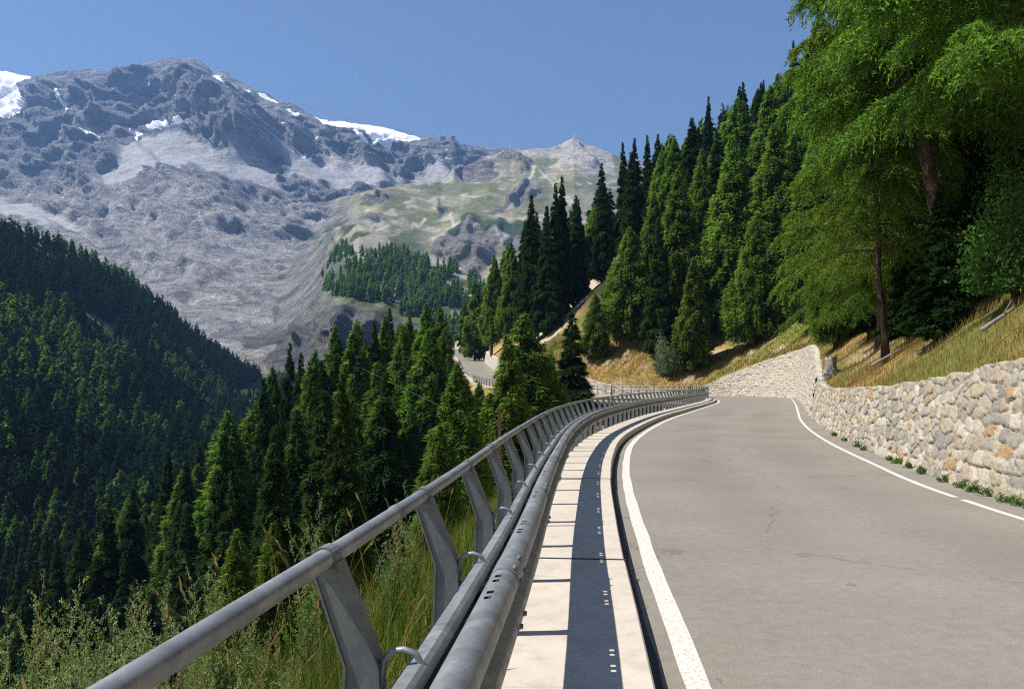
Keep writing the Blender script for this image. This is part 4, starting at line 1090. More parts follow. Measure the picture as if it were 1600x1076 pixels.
kR = lambda x, y, px, py: 'spruce' if (fbm(np.array([x/30.]), np.array([y/30.]), o=2, seed=5)[0] + (.55 if (px < 1010 and px > 800) else -.1) + (.25 if y > 180 else 0)) > .05 else 'larch'
def zone(what, kd, place, x0, x1, y0, y1, side):
    tone = {'larch': 'green larch', 'spruce': 'dark spruce'}[kd]
    def f(px, y, H):
        sz = 'tall' if H > 23 else ('mid sized' if H > 18 else 'short')
        cols = side; c = cols[max(0, min(len(cols)-1, int((px-x0)/(x1-x0)*len(cols))))]
        d = ('front', 'middle', 'back')[max(0, min(2, int((y-y0)/(y1-y0)*3)))]
        return f'{sz} {tone} in {d} of {place}, {c}'
    return f
LR = {kd_: zone('', kd_, 'wood beyond the bend', 700, 1300, 110, 330, ('above the distant road', 'under the alpine meadow', 'by the skyline spruces', 'above the grassy bank', 'above the tall wall', 'beside the overhanging larches')) for kd_ in ('larch', 'spruce')}
GR = {'larch': 'larches on the slope beyond the far bend', 'spruce': 'spruces on the slope beyond the far bend'}
fill(175, (-30, 110), (110, 330), cR, kR, (15, 28), LR, GR, 4.7)
fill(40, (10, 90), (55, 130), cR, kR, (18, 26), LR, GR, 5.5)
LR2 = {'larch': 'larch in the shade behind the big overhanging roadside larches', 'spruce': 'dark spruce in the shade behind the big overhanging roadside larches'}
GR2 = {'larch': 'larches behind the roadside trees', 'spruce': 'spruces behind the roadside trees'}
fill(50, (16, 60), (26, 70), lambda x, y, dr, dl, px, py: dr > 9 and px > 1300, lambda x, y, px, py: 'spruce' if rng.random() < .35 else 'larch', (13, 20), LR2, GR2, 4.2)
# --- fill: near slope under the road
def cL(x, y, dr, dl, px, py):
    if dl < 6: return False
    if px > 905: return False
    if px < 330 and y < 85: return False
    if y > 250 and px > 640: return False
    if y < 60 and px > 560: return False          # keep the hand-placed ones readable
    lim = np.interp(px, [-100, 200, 390, 430, 500, 600, 700, 712, 760, 905], [640, 640, 600, 575, 540, 500, 500, 580, 590, 640])
    return True
kL = lambda x, y, px, py: 'spruce' if fbm(np.array([x/22.]), np.array([y/22.]), o=2, seed=9)[0] + (.45 if px < 430 else -.05) > 0 else 'larch'
LL_ = {kd_: zone('', kd_, 'wood below the guardrail', 0, 900, 30, 250, ('at the left edge', 'over the left weeds', 'left of centre', 'under the debris fan', 'under the cliff', 'behind the handrail', 'below the bridge')) for kd_ in ('larch', 'spruce')}
GL_ = {'larch': 'larches below the guardrail', 'spruce': 'spruces below the guardrail'}
fill(230, (-70, 20), (30, 330), lambda x, y, dr, dl, px, py: dl < 62 and cL(x, y, dr, dl, px, py), kL, (14, 27), LL_, GL_, 4.6)
fill(300, (-260, -20), (45, 460), lambda x, y, dr, dl, px, py: dl >= 62 and cL(x, y, dr, dl, px, py), kL, (19, 26), LL_, GL_, 4.6)
# --- opposite side
fill(150, (-330, -60), (380, 950), lambda x, y, dr, dl, px, py: dl > 62 and px < 470 and opp_pt(np.array([min(1, max(0, (y+120)/1080))]), np.array([0.]))[0][0] < x+6, kL, (15, 22), LL_, GL_, 6)
def fill_opp(n):
    k = 0; cells = {}
    for _ in range(n*8):
        if k >= n: break
        u_, v_ = rng.random()*.95, rng.uniform(-.12, 1)
        P = opp_pt(np.array([u_]), np.array([v_]))[0]; x, y, z = P
        if y < 60: continue
        px, py = proj(x, y, z)
        if px < -60 or px > 560 or py > 1050: continue
        key = (int(x//5), int(y//5))
        if any((key[0]+a, key[1]+b) in cells for a in (-1, 0, 1) for b in (-1, 0, 1)) and rng.random() < .85: continue
        if key in cells: continue
        nn = fbm(np.array([x/45.]), np.array([y/45.]), o=2, seed=15)[0]
        if nn > .78: continue
        band = math.exp(-((py-np.interp(px, [0, 250, 400], [420, 520, 600]))/45)**2)
        kd = 'spruce' if nn*.6+band*.9-.22+(.25 if py > 640 else 0) > 0.05 else 'larch'
        cells[key] = 1; k += 1
        CAND.append((kd, x, y, z, rng.uniform(15, 24), rng.uniform(.95, 1.3), rng.uniform(0, 6.28), ('pale green larch ' if kd == 'larch' else 'dark spruce ')+('high up' if v_ > .66 else 'halfway up' if v_ > .33 else 'low down')+' on the opposite valley side, '+('at the left edge' if px < 110 else 'left of its dip' if px < 230 else 'toward the debris fan'), {'larch': 'larches on the opposite valley side', 'spruce': 'spruces on the opposite valley side'}[kd], (0, 0), 0))
fill_opp(1900)
def emit_trees():
    cnt = {'larch': 0, 'spruce': 0}; rest = []
    for c in sorted(CAND, key=lambda c: (-c[10], -c[4]/c[2])):
        kd, x, y, z, H, wide, rz, lab, grp, lean, pr = c
        if cnt[kd] < 298:
            lod = 1 if y < 235 else (2 if y < 480 else 3)
            put_tree(kd, x, y, z, H, wide, rz, lod, lab, grp, lean); cnt[kd] += 1
        else: rest.append(c)
    # the remainder as one wood
    for kd in ('larch', 'spruce'):
        Vs, Fs, Ts = [], [], []; n = 0
        for c in rest:
            if c[0] != kd: continue
            _, x, y, z, H, wide, rz, *_x = c
            V, F_, ti = random.choice(LIB[kd, 2 if y < 260 else 3]).raw; s = H/20.; co, si = math.cos(rz), math.sin(rz)
            W = np.stack([(V[:, 0]*co-V[:, 1]*si)*s*wide+x, (V[:, 0]*si+V[:, 1]*co)*s*wide+y, V[:, 2]*s+z], 1)
            Vs.append(W); Fs.append(F_+n); Ts.append(np.clip(ti+random.uniform(-.2, .2), 0, 1)); n += len(V)
        if Vs:
            o = link(kd+'_forest', mesh_np(kd+'_forest', np.concatenate(Vs), np.concatenate(Fs), [M[kd]], {'tint': np.concatenate(Ts)}, smooth=False))
            tag(o, {'larch': 'mass of small pale green larches high on the opposite valley side', 'spruce': 'mass of small dark spruces high on the opposite valley side'}[kd], 'forest', kind='stuff')
emit_trees()
def knoll_forest():
    rg = random.Random(3); Vs, Fs, Ts = [], [], []; n = 0
    poly = [(505,455),(500,375),(530,372),(560,400),(620,395),(700,415),(760,450),(780,560),(700,560),(640,520),(600,480),(560,470),(520,470)]
    poly2 = [(515,450),(560,415),(565,440),(545,452)]
    k = 0
    for _ in range(16000):
        if k > 700: break
        px = rg.uniform(490, 800); q = rg.uniform(.2, .98)
        PX, PY, P, cl = knoll_pt(np.array([px]), np.array([q])); P = P[0]; py = PY[0]
        dens = fbm(np.array([P[0]/35.]), np.array([P[2]/25.]), o=3, seed=17)[0]
        inside = in_poly(np.array([px]), np.array([py]), poly)[0]
        if not inside: continue
        if py < 390 and dens < .35: continue
        if dens < -.38: continue
        if px > 600 and py < 405+.18*(px-600)+10*dens and dens < .1: continue
        if py > 385 and px < 560 and py < 430 and dens < -.1: continue
        if cl[0] > .5 and px < 640: continue
        V, F_, ti = rg.choice(LIB['larch', 3] if rg.random() < .8 else LIB['spruce', 3]).raw; s = rg.uniform(15, 23)/20*(.5 if py < 385 else 1); a = rg.random()*6.28; co, si = math.cos(a), math.sin(a)
        V = V[::1]; W = np.stack([(V[:, 0]*co-V[:, 1]*si)*s*1.15+P[0], (V[:, 0]*si+V[:, 1]*co)*s*1.15+P[1], V[:, 2]*s+P[2]-.5], 1)
        Vs.append(W); Fs.append(F_+n); Ts.append(np.clip(ti+rg.uniform(-.25, .2), 0, 1)); n += len(V); k += 1
    o = link('knoll_forest', mesh_np('knoll_forest', np.concatenate(Vs), np.concatenate(Fs), [M['larch']], {'tint': np.concatenate(Ts)}, smooth=False))
    tag(o, 'far off larch wood covering the rocky knoll below the alpine meadow', 'forest', kind='stuff')
knoll_forest()

# ------------------------------------------------------------------ the big roadside larches at the right
def big_larch(seed, base, H, R, lean, label, t0, nb, ntw, bend=(0, 0), trunk_r=.27, keepaz=None, tl=None):
    rng = np.random.default_rng(seed); root = empty('larch_tree', base, label, 'tree')
    ax = lambda tt: np.stack([lean[0]*tt*H+bend[0]*np.sin(tt*np.pi), lean[1]*tt*H+bend[1]*np.sin(tt*np.pi), 0*tt], -1)
    tt = np.linspace(-.03, 1, 26); P = ax(tt); P[:, 2] = tt*H; P[:, 0] += .05*np.sin(tt*30)
    tb = MB(); tb.tube(P, trunk_r*np.clip(1.02-tt, .03, 1)**.75*(1+.5*np.exp(-np.clip(tt, 0, 1)*40)), 16)
    t = t0+(1-t0)*rng.random(nb)**1.15; az = rng.random(nb)*2*np.pi
    L = R*np.clip(1-t, .03, 1)**.55*rng.uniform(.5, 1.15, nb)
    Vc, Tc = [], []
    for i in range(nb):
        out = np.array([math.cos(az[i]), math.sin(az[i]), 0]); lat = np.array([-out[1], out[0], 0])
        ff = np.linspace(0, 1, 9); curve = rng.uniform(-.2, .2); zz = t[i]*H+L[i]*(rng.uniform(.15, .45)*ff-rng.uniform(.35, .65)*ff**2)
        B = out[None]*(L[i]*ff)[:, None]+lat[None]*(curve*L[i]*ff**2)[:, None]; B[:, 2] = zz; B += ax(zz/H)
        tb.tube(B, (.012+.010*L[i])*np.array([1, .85, .7, .58, .46, .35, .25, .15, .06]), 5, cap=False)
        # side twigs, hanging
        m_ = int(max(6, L[i]*ntw)); fb = rng.beta(1.9, 1.0, m_)
        C0 = np.stack([np.interp(fb, ff, B[:, j]) for j in range(3)], 1)
        tl_ = rng.uniform(.3, 1.0, m_)*(.5+.24*L[i])*(1.1-.6*fb)
        sd = rng.choice([-1, 1], m_)*rng.uniform(.2, 1, m_)
        dirv = lat[None]*sd[:, None]+out[None]*rng.uniform(.1, .9, m_)[:, None]; dirv[:, 2] = rng.uniform(-.5, .15, m_); dirv /= np.linalg.norm(dirv, axis=1)[:, None]
        nk = 17
        g = (np.arange(nk)+.5)/nk
        Pn = C0[:, None]+dirv[:, None]*(tl_[:, None]*g[None])[..., None]
        Pn[..., 2] -= (tl_[:, None]*.75*g[None]**1.8)
        Pn = Pn.reshape(-1, 3)+rng.normal(0, .018, (m_*nk, 3)); n = len(Pn)
        dd = np.repeat(dirv, nk, 0)*.7+rng.normal(0, .75, (n, 3)); dd[:, 2] -= .55*np.tile(g, m_)+.1; dd /= np.linalg.norm(dd, axis=1)[:, None]
        s = np.cross(dd, rng.normal(0, 1, (n, 3))); s /= np.linalg.norm(s, axis=1)[:, None]
        sz = rng.uniform(.09, .17, n)[:, None]; V = np.empty((n, 3, 3)); V[:, 0] = Pn-s*sz*.17; V[:, 1] = Pn+s*sz*.17; V[:, 2] = Pn+dd*sz
        Vc.append(V.reshape(-1, 3)); Tc.append(np.repeat(np.clip(np.repeat(rng.normal(.5, .17, m_), nk)+rng.normal(0, .12, n)+.06, 0, 1), 3))
    V = np.concatenate(Vc); link('trunk', tb.mesh('larch_trunk', [M['bark']], True), root)
    link('crown', mesh_np('larch_crown', V, np.arange(len(V)).reshape(-1, 3), [M['larch']], {'tint': np.concatenate(Tc)}, smooth=False), root)
    return root
def gz(x, y): return float(terr(np.array([x]), np.array([y]))[0][0])
big_larch(1, (14.3, 25, gz(14.3, 25)-.2), 21, 5.0, (-.15, .0), 'huge drooping larch with a thick leaning reddish trunk above the rubble wall', .26, 165, 26, (-.8, 0), .25)
big_larch(2, (13.6, 29, gz(13.6, 29)-.2), 20, 4.4, (-.03, .0), 'larch with a dark slightly crooked trunk left of the thick leaning one', .20, 130, 22, (-.25, 0), .12)
big_larch(3, (17.6, 38, gz(17.6, 38)-.2), 24, 4.6, (0.0, .0), 'big feathery larch whose branches end against the blue sky', .12, 150, 22, (.1, 0), .24)
big_larch(4, (18.5, 31, gz(18.5, 31)-.2), 21, 4.4, (.0, 0), 'larch with an upright scaly trunk behind the thick leaning one', .30, 90, 18, (0, 0), .2)
big_larch(5, (12.0, 18.0, gz(12.0, 18.0)-.2), 17, 5.2, (-.02, 0), 'nearest larch hanging its fresh green branches into the upper right corner', .30, 120, 28, (0, 0), .2)
big_larch(6, (22.2, 50, gz(22.2, 50)-.2), 25, 4.3, (.0, 0), 'bright larch just above the grassy bank by the grey tree stump', .12, 140, 18, (0, 0), .22)
big_larch(7, (19.8, 44, gz(19.8, 44)-.2), 15, 3.4, (.0, 0), 'shorter bright larch spreading over the bank right of the stump', .12, 105, 19, (0, 0), .16)

# low spruces and shrubs on the bank
def bush(name, base, r, h, n, mat, label, cat='shrub', size=.09, seed=1, group=None, stems=9):
    rng = np.random.default_rng(seed); root = empty(name, base, label, cat, group)
    cl = 26; cc = rng.normal(0, 1, (cl, 3)); cc /= np.linalg.norm(cc, axis=1)[:, None]; cc *= rng.uniform(.35, .95, cl)[:, None]; cc[:, 2] = np.abs(cc[:, 2])
    rr = rng.uniform(.16, .36, cl); ci = rng.integers(0, cl, n)
    P = cc[ci]+rng.normal(0, .55, (n, 3))*rr[ci][:, None]; P *= np.array([r, r, h]); P[:, 2] = np.abs(P[:, 2])+.1*h
    d = rng.normal(0, 1, (n, 3)); d[:, 2] += .3; d /= np.linalg.norm(d, axis=1)[:, None]
    s = np.cross(d, rng.normal(0, 1, (n, 3))); s /= np.linalg.norm(s, axis=1)[:, None]; sz = size*rng.uniform(.6, 1.3, n)[:, None]
    V = np.stack([P, P+d*sz*.5+s*sz*.28, P+d*sz, P+d*sz*.5-s*sz*.28], 1).reshape(-1, 3)
    ti = np.repeat(np.clip(rng.normal(.5, .2, n), 0, 1), 4)
    link('leaves', mesh_np('leaves', V, np.arange(len(V)).reshape(-1, 4), [M[mat]], {'tint': ti}, smooth=False), root)
    tb = MB()
    for i in range(stems):
        c = cc[i]*np.array([r, r, h])*.9; c[2] += .1*h; tb.tube([(0, 0, -.1), c*.5+np.array([0, 0, .08*h]), c], [.035*h*.4, .02*h*.4, .006], 5, cap=False)
    link('stems', tb.mesh('stems', [M['bark']], True), root); return root
def on_px(px, py, Y): p = pix(px, py, Y); return p
def bush_at(name, px, Y, r, h, n, mat, label, **kw):
    x = (px-CX)/F*Y; return bush(name, (x, Y, gz(x, Y)-.1), r, h, n, mat, label, **kw)
bush_at('willow_shrub', 1045, 117, 2.6, 5.2, 5000, 'willow', 'pale grey leaved willow shrub at the edge of the grassy bank above the low wall', size=.34, seed=2)
bush_at('leafy_shrub', 1590, 20, 1.3, 3.0, 6000, 'leaf', 'sunlit broad leaved shrub at the right edge above the rubble wall', size=.13, seed=3)
bush_at('leafy_shrub', 1575, 24, 1.2, 5.0, 5000, 'leaf', 'tall thin leaved shrub behind the sunlit one at the right edge', size=.14, seed=4)
bush('willow_shrub', (-6.2, 52, gz(-6.2, 52)-.3), 3.2, 6.5, 8000, 'willow', 'grey green rounded shrub below the handrail left of the near larch', size=.26, seed=6)
for i, (px, Y, H, lab) in enumerate(((1462, 23.5, 4.5, 'low dark spruce skirt beside the thick leaning trunk'), (1420, 31, 5.0, 'young dark spruce left of the thick leaning trunk'), (1530, 26, 6, 'dark young spruce right of the thick leaning trunk'), (1500, 30, 8, 'dark spruce standing behind the thick leaning trunk'), (1360, 44, 6, 'young spruce at the edge of the bank left of the two trunks'), (1575, 32, 9, 'dark spruce in the shade at the right edge of the wood'))):
    x = (px-CX)/F*Y; put_tree('spruce', x, Y, gz(x, Y), H, 1.5, i*1.3, 1, lab)
put_tree('larch', (1305-CX)/F*52, 52, gz((1305-CX)/F*52, 52), 9, 1.3, 1., 1, 'young bright larch directly behind the grey tree stump')

# ------------------------------------------------------------------ stump and fallen wood
def stump():
    Y = 40.; x = (1299-CX)/F*Y; z = gz(x, Y)
    root = empty('tree_stump', (x, Y, z-.1), 'weathered grey tree stump with bare roots on the grassy bank above the wall', 'stump')
    rng = np.random.default_rng(5); b = MB(); k = 18; a = np.linspace(0, 2*np.pi, k, endpoint=False)
    rings = []
    for zz, r in ((-.1, .42), (.1, .34), (.4, .27), (.75, .27), (.9, .28)):
        rr = r*(1+.12*np.sin(a*3+zz)+.08*rng.normal(0, 1, k)); top = zz+(.10*rng.normal(0, 1, k) if zz > .8 else 0)
        rings.append(np.stack([rr*np.cos(a), rr*np.sin(a), np.broadcast_to(top, a.shape)], 1))
    V = np.concatenate(rings); q = [(i*k+j, i*k+(j+1) % k, (i+1)*k+(j+1) % k, (i+1)*k+j) for i in range(4) for j in range(k)]
    b.add(np.vstack([V, [[0, 0, .7]]]), q, [(4*k+j, 4*k+(j+1) % k, 5*k) for j in range(k)])
    link('trunk', b.mesh('stump', [M['dead']], True), root)
    for i in range(6):
        t = MB(); an = -1.9+i*.6+rng.uniform(-.2, .2); L = rng.uniform(.8, 1.6); P = [(math.cos(an)*f*L, math.sin(an)*f*L, .15-.55*f*L*(1 if i < 3 else .3)+.1*math.sin(f*7)) for f in np.linspace(0.1, 1, 7)]
        t.tube(P, np.linspace(.10, .02, 7), 7); link('root', t.mesh('root', [M['dead']], True), root)
stump()
def log(px, Y, L, ang, label):
    x = (px-CX)/F*Y; z = gz(x, Y); b = MB(); P = [(math.cos(ang)*f*L, math.sin(ang)*f*L, .12+.5*f*L*math.cos(ang)) for f in np.linspace(-.5, .5, 7)]
    b.tube(P, np.linspace(.055, .025, 7), 8); b.tube([P[4], (P[4][0]+.1, P[4][1]-.1, P[4][2]+.3)], [.018, .008], 6)
    o = link('fallen_branch', b.mesh('log', [M['dead']], True), loc=(x, Y, z)); tag(o, label, 'branch')
log(1385, 27, 1.2, .3, 'pale broken branch lying on the grassy bank left of the thick leaning trunk')
log(1560, 16.5, 1.1, .5, 'thin dead branch lying in the grass above the rubble wall')

# ------------------------------------------------------------------ snow poles, cables, pylons, huts
def snow_pole(px, ytop, Y, zb, label, w_=.05):
    x = (px-CX)/F*Y; zt = CH+(YH-ytop)/F*Y; b = MB()
    b.box((-w_/2, -.004, 0), (w_/2, .004, zt-zb)); b.box((-w_/2, .0042, 0), (-w_/2+.008, .04, zt-zb)); b.box((w_/2-.008, .0042, 0), (w_/2, .04, zt-zb))
    b.box((-w_/2-.004, -.008, zt-zb+.001), (w_/2+.004, .044, zt-zb+.02))
    o = link('snow_pole', b.mesh('snow_pole', [M['rust']]), loc=(x, Y, zb)); tag(o, label, 'pole')
snow_pole(780.5, 640, 8.7, -.3, 'rusty upright snow pole just outside the near handrail', .034)
snow_pole(956, 603, 46, -.6, 'thin rusty snow pole outside the handrail in front of the bridge', .07)
snow_pole(1079, 601, 68, -.5, 'short rusty snow pole at the end of the guardrail by the bend', .07)
def cable(pts, r, label, sag=0):
    P = []
    for a, b in zip(pts[:-1], pts[1:]):
        for t in np.linspace(0, 1, 14, endpoint=False): p = a*(1-t)+b*t; P.append(p-np.array([0, 0, sag*4*t*(1-t)]))
    P.append(pts[-1]); m_ = MB(); P = np.array(P); c = P.mean(0); m_.tube(P-c, r, 5)
    o = link('cable', m_.mesh('cable', [M['post']], True), loc=tuple(c)); tag(o, label, 'cable')
cable([pix(200, 425, 690), pix(240, 440, 720), pix(430, 530, 640)], .16, 'thin dark cable crossing below the rock slope above the left forest')
cable([pix(565, 575, 98), pix(700, 640, 60)], .009, 'thin slack cable in front of the valley wood')
cable([pix(455, 158, 3800), pix(690, 214, 3700)], .55, 'hair thin ropeway cable against the sky above the glacier', 20)
def pylon(px, ybase, ytop, D, label):
    p = pix(px, ybase, D); H = (ybase-ytop)/F*D; b = MB(); w0, w1 = H*.10, H*.03
    for sx, sy in ((-1, -1), (1, -1), (1, 1), (-1, 1)): b.tube([(sx*w0, sy*w0, -15), (sx*w1, sy*w1, H)], H*.012, 5)
    for i in range(5):
        t0, t1 = i/5, (i+1)/5; a, c = w0+(w1-w0)*t0, w0+(w1-w0)*t1
        b.tube([(-a, -a, H*t0), (c, -c, H*t1)], H*.007, 4); b.tube([(a, -a, H*t0), (-c, -c, H*t1)], H*.007, 4)
    b.box((-H*.32, -H*.02, H), (H*.32, H*.02, H*1.05))
    for s_ in (-1, 1): b.box((s_*H*.30-H*.03, -H*.02, H*1.051), (s_*H*.30+H*.03, H*.02, H*1.12))
    o = link('cable_pylon', b.mesh('pylon', [M['white']]), loc=tuple(p)); tag(o, label, 'pylon')
pylon(797, 234, 223, 3320, 'pale lattice ropeway pylon on the rocky saddle left of the distant peak')
pylon(897, 220, 207, 3500, 'tiny pale ropeway mast on the top of the distant peak')
def hut(px, py, D, w_, h_, label):
    p = pix(px, py, D); root = empty('mountain_hut', tuple(p-np.array([0, 0, 8])), label, 'hut'); b = MB(); b.box((-w_/2, -6, 0), (w_/2, 6, h_+8)); link('wall', b.mesh('hut_wall', [M['hut']]), root)
    r = MB(); z = h_+8.02; r.add([(-w_/2-1, -7, z), (w_/2+1, -7, z), (w_/2+1, 7, z), (-w_/2-1, 7, z), (-w_/2-1, 0, z+4), (w_/2+1, 0, z+4)], [(0, 1, 5, 4), (2, 3, 4, 5), (3, 2, 1, 0)], [(0, 4, 3), (1, 2, 5)]); link('roof', r.mesh('hut_roof', [M['post']]), root)
    wb = MB()
    for i in range(4): wb.box((-w_/2+w_*(i+.3)/4, -6.12, 8+h_*.35), (-w_/2+w_*(i+.7)/4, -6.01, 8+h_*.7))
    link('windows', wb.mesh('hut_windows', [M['rubber']]), root)
hut(692, 217, 3850, 26, 9, 'small dark mountain hut on the ridge right of the glacier')
hut(708, 217, 3850, 18, 12, 'taller narrow hut beside the other one on the ridge')
hut(345, 115, 4080, 30, 8, 'low dark building on the shoulder just right of the rocky summit')

# ------------------------------------------------------------------ motorcyclist on the distant road
def rider():
    Y = 262.; x = (742-CX)/F*Y; i = int(np.argmin(np.hypot(PR[:, 0]-x, PR[:, 1]-Y))); z = float(PR[i, 2]); x = float(PR[i, 0])-1.2; Y = float(PR[i, 1])
    root = empty('motorcycle', (x, Y, z), 'tiny dark motorcycle riding on the distant stretch of road', 'motorcycle')
    for yy in (-.75, .72):
        b = MB(); a = np.linspace(0, 2*np.pi, 17); b.tube([(0, yy+.27*math.cos(t), .31+.27*math.sin(t)) for t in a], .055, 6, cap=False); link('wheel', b.mesh('wheel', [M['rubber']], True), root)
    b = MB(); b.tube([(0, .72, .31), (0, .45, .9), (0, .38, 1.02)], [.035, .04, .03], 6); b.tube([(-.36, .3, 1.05), (0, .38, 1.02), (.36, .3, 1.05)], .018, 6); link('fork', b.mesh('fork', [M['post']], True), root)
    b = MB(); b.tube([(0, -.75, .33), (0, -.3, .45), (0, .1, .4), (0, .42, .8)], [.04, .14, .17, .07], 8); b.tube([(0, .4, .84), (0, .12, .88), (0, -.1, .78)], [.08, .17, .08], 10); link('body', b.mesh('bike_body', [M['red']], True), root)
    b = MB(); b.tube([(0, 0, .8), (0, -.35, .8), (0, -.85, .9)], [.1, .14, .06], 8); link('seat', b.mesh('bike_seat', [M['rubber']], True), root)
    # rider as one skinned body
    me = bpy.data.meshes.new('person')
    J = [(0, -.28, .92), (0, -.22, 1.15), (0, -.12, 1.42), (0, -.06, 1.52), (0, -.02, 1.66), (.17, -.12, 1.38), (.32, .08, 1.18), (.34, .28, 1.07), (-.17, -.12, 1.38), (-.32, .08, 1.18), (-.34, .28, 1.07), (.14, -.25, .88), (.24, .14, .82), (.22, -.1, .4), (.22, .06, .36), (-.14, -.25, .88), (-.24, .14, .82), (-.22, -.1, .4), (-.22, .06, .36)]
    E = [(0, 1), (1, 2), (2, 3), (3, 4), (2, 5), (5, 6), (6, 7), (2, 8), (8, 9), (9, 10), (0, 11), (11, 12), (12, 13), (13, 14), (0, 15), (15, 16), (16, 17), (17, 18)]
    rad = [.16, .16, .17, .07, .13, .08, .055, .045, .08, .055, .045, .1, .075, .055, .045, .1, .075, .055, .045]
    me.from_pydata([Vector(j) for j in J], E, []); me.materials.append(M['darkcloth']); p = link('person', me, loc=(x, Y, z))
    md = p.modifiers.new('skin', 'SKIN'); sv_ = me.skin_vertices[0].data if me.skin_vertices else None
    if sv_ is None:
        me.attributes  # skin layer is created with the modifier
        bpy.context.view_layer.update(); sv_ = me.skin_vertices[0].data if me.skin_vertices else None
    if sv_:
        for i_, r_ in enumerate(rad): sv_[i_].radius = (r_, r_)
        sv_[0].use_root = True
        p.modifiers.new('sub', 'SUBSURF').levels = 1
    tag(p, 'person in dark clothes and helmet sitting on the distant motorcycle', 'person')
    hb = MB(); a = np.linspace(0, np.pi, 7); hb.tube([(0, -.02+.0, 1.56+.27*t) for t in np.linspace(0, 1, 7)], .135*np.sin(np.linspace(.35, np.pi-.2, 7)), 10); link('helmet', hb.mesh('helmet', [M['darkcloth']], True), p)
rider()

# ------------------------------------------------------------------ weeds and grass by the fence
def weed_mesh(seed, H, tall=True):
    rng = np.random.default_rng(seed); Vs, Ts = [], []; tb = MB()
    nst = 5
    for s_ in range(nst):
        a = rng.random()*6.28; ln = rng.uniform(.05, .28); h = H*rng.uniform(.6, 1.0)
        zz = np.linspace(0, 1, 12); stem = np.stack([math.cos(a)*ln*h*zz**1.6, math.sin(a)*ln*h*zz**1.6, h*zz], 1); tb.tube(stem, np.linspace(.0045, .0012, 12), 4, cap=False)
        nb = 22
        for i in range(nb):
            f = .25+.75*(i/nb); p = np.array([np.interp(f, zz, stem[:, j]) for j in range(3)]); b = rng.random()*6.28; L = H*.24*(1.08-f)*rng.uniform(.5, 1.2)+.02
            up = rng.uniform(.8, 1.6); d = np.array([math.cos(b), math.sin(b), up]); d /= np.linalg.norm(d)
            if i % 2 == 0: tb.tube([p, p+d*L], [.0018, .0008], 3, cap=False)
            m_ = int(12+L*210); g = rng.random(m_)
            C = p+d*L*g[:, None]+rng.normal(0, .004, (m_, 3)); q = rng.normal(0, .8, (m_, 3)); q[:, 2] += .5; q /= np.linalg.norm(q, axis=1)[:, None]
            s = np.cross(q, rng.normal(0, 1, (m_, 3))); s /= np.linalg.norm(s, axis=1)[:, None]; sz = (rng.uniform(.010, .021, m_)*(1.5-.8*f)+.004*(f < .5))[:, None]
            Vs.append(np.stack([C, C+q*sz*.5+s*sz*.26, C+q*sz, C+q*sz*.5-s*sz*.26], 1).reshape(-1, 3)); Ts.append(np.repeat(np.clip(rng.normal(.30+.5*f, .2, m_), 0, 1), 4))
        # lower bigger leaves
        m_ = 60; g = rng.uniform(.03, .65, m_); C = np.stack([np.interp(g, zz, stem[:, j]) for j in range(3)], 1); b = rng.random(m_)*6.28; q = np.stack([np.cos(b), np.sin(b), rng.uniform(-.3, .5, m_)], 1)
        s = np.cross(q, [0, 0, 1.]); s /= np.linalg.norm(s, axis=1)[:, None]; sz = rng.uniform(.04, .09, m_)[:, None]
        Vs.append(np.stack([C, C+q*sz*.5+s*sz*.16, C+q*sz, C+q*sz*.5-s*sz*.16], 1).reshape(-1, 3)); Ts.append(np.repeat(np.clip(rng.normal(.25, .12, m_), 0, 1), 4))
    V = np.concatenate(Vs)
    return mesh_np('weed_leaves', V, np.arange(len(V)).reshape(-1, 4), [M['weed']], {'tint': np.concatenate(Ts)}, smooth=False), tb.mesh('weed_stems', [M['straw']], False, {'tint': np.full(tb.n, .3)})
WD = [weed_mesh(i, 1.5) for i in range(5)]
def weed(px, ytop, Y, label, group=None, v=0, wide=1.):
    x = (px-CX)/F*Y; z = gz(x, Y); H = CH+(YH-ytop)/F*Y-z; s = max(.3, H)/1.5
    r = empty('mugwort_plant', (x, Y, z-.03), label, 'plant', group); r.scale = (s*.8*wide, s*.8*wide, s); r.rotation_euler = (0, 0, px*.7)
    link('leaves', WD[v % 5][0], r); link('stems', WD[v % 5][1], r)
weed(250, 815, 4.6, 'tallest pale flowering mugwort left of the handrail', v=0)
weed(35, 845, 4.4, 'tall mugwort at the left edge of the picture', v=1)
weed(345, 852, 5.2, 'mugwort touching the handrail near its joint sleeve', v=2)
weed(505, 738, 7.5, 'pale mugwort spires above the handrail right of the lower left corner', v=3, wide=.8)
weed(480, 800, 6.5, 'shorter mugwort left of the pale spires above the handrail', v=4)
weed(645, 735, 7.2, 'mugwort leaning out beyond the first full fence post', v=1, wide=.8)
weed(610, 790, 6.4, 'bushy mugwort between two fence posts under the handrail', v=2)
weed(560, 860, 5.2, 'mugwort clump under the handrail before the first post', v=0)
rw = random.Random(8)
for i in range(74):
    Y = rw.uniform(2.2, 8.5); px = rw.uniform(-40, 690)
    x = (px-CX)/F*Y
    lim = float(at_s(s_at_y(Y), WO-.5)[0])
    if x > lim-.1: continue
    yt = np.interp(px, [0, 250, 400, 500, 690], [880, 905, 910, 880, 850])+rw.uniform(-20, 150)
    weed(px, yt, Y, ('taller' if yt < 960 else 'lower')+' mugwort in the tangle of weeds '+('at the left edge' if px < 120 else 'below the lower handrail' if px < 330 else 'before the first fence post' if px < 470 else 'between the first fence posts'), 'mugwort on the verge', v=i)
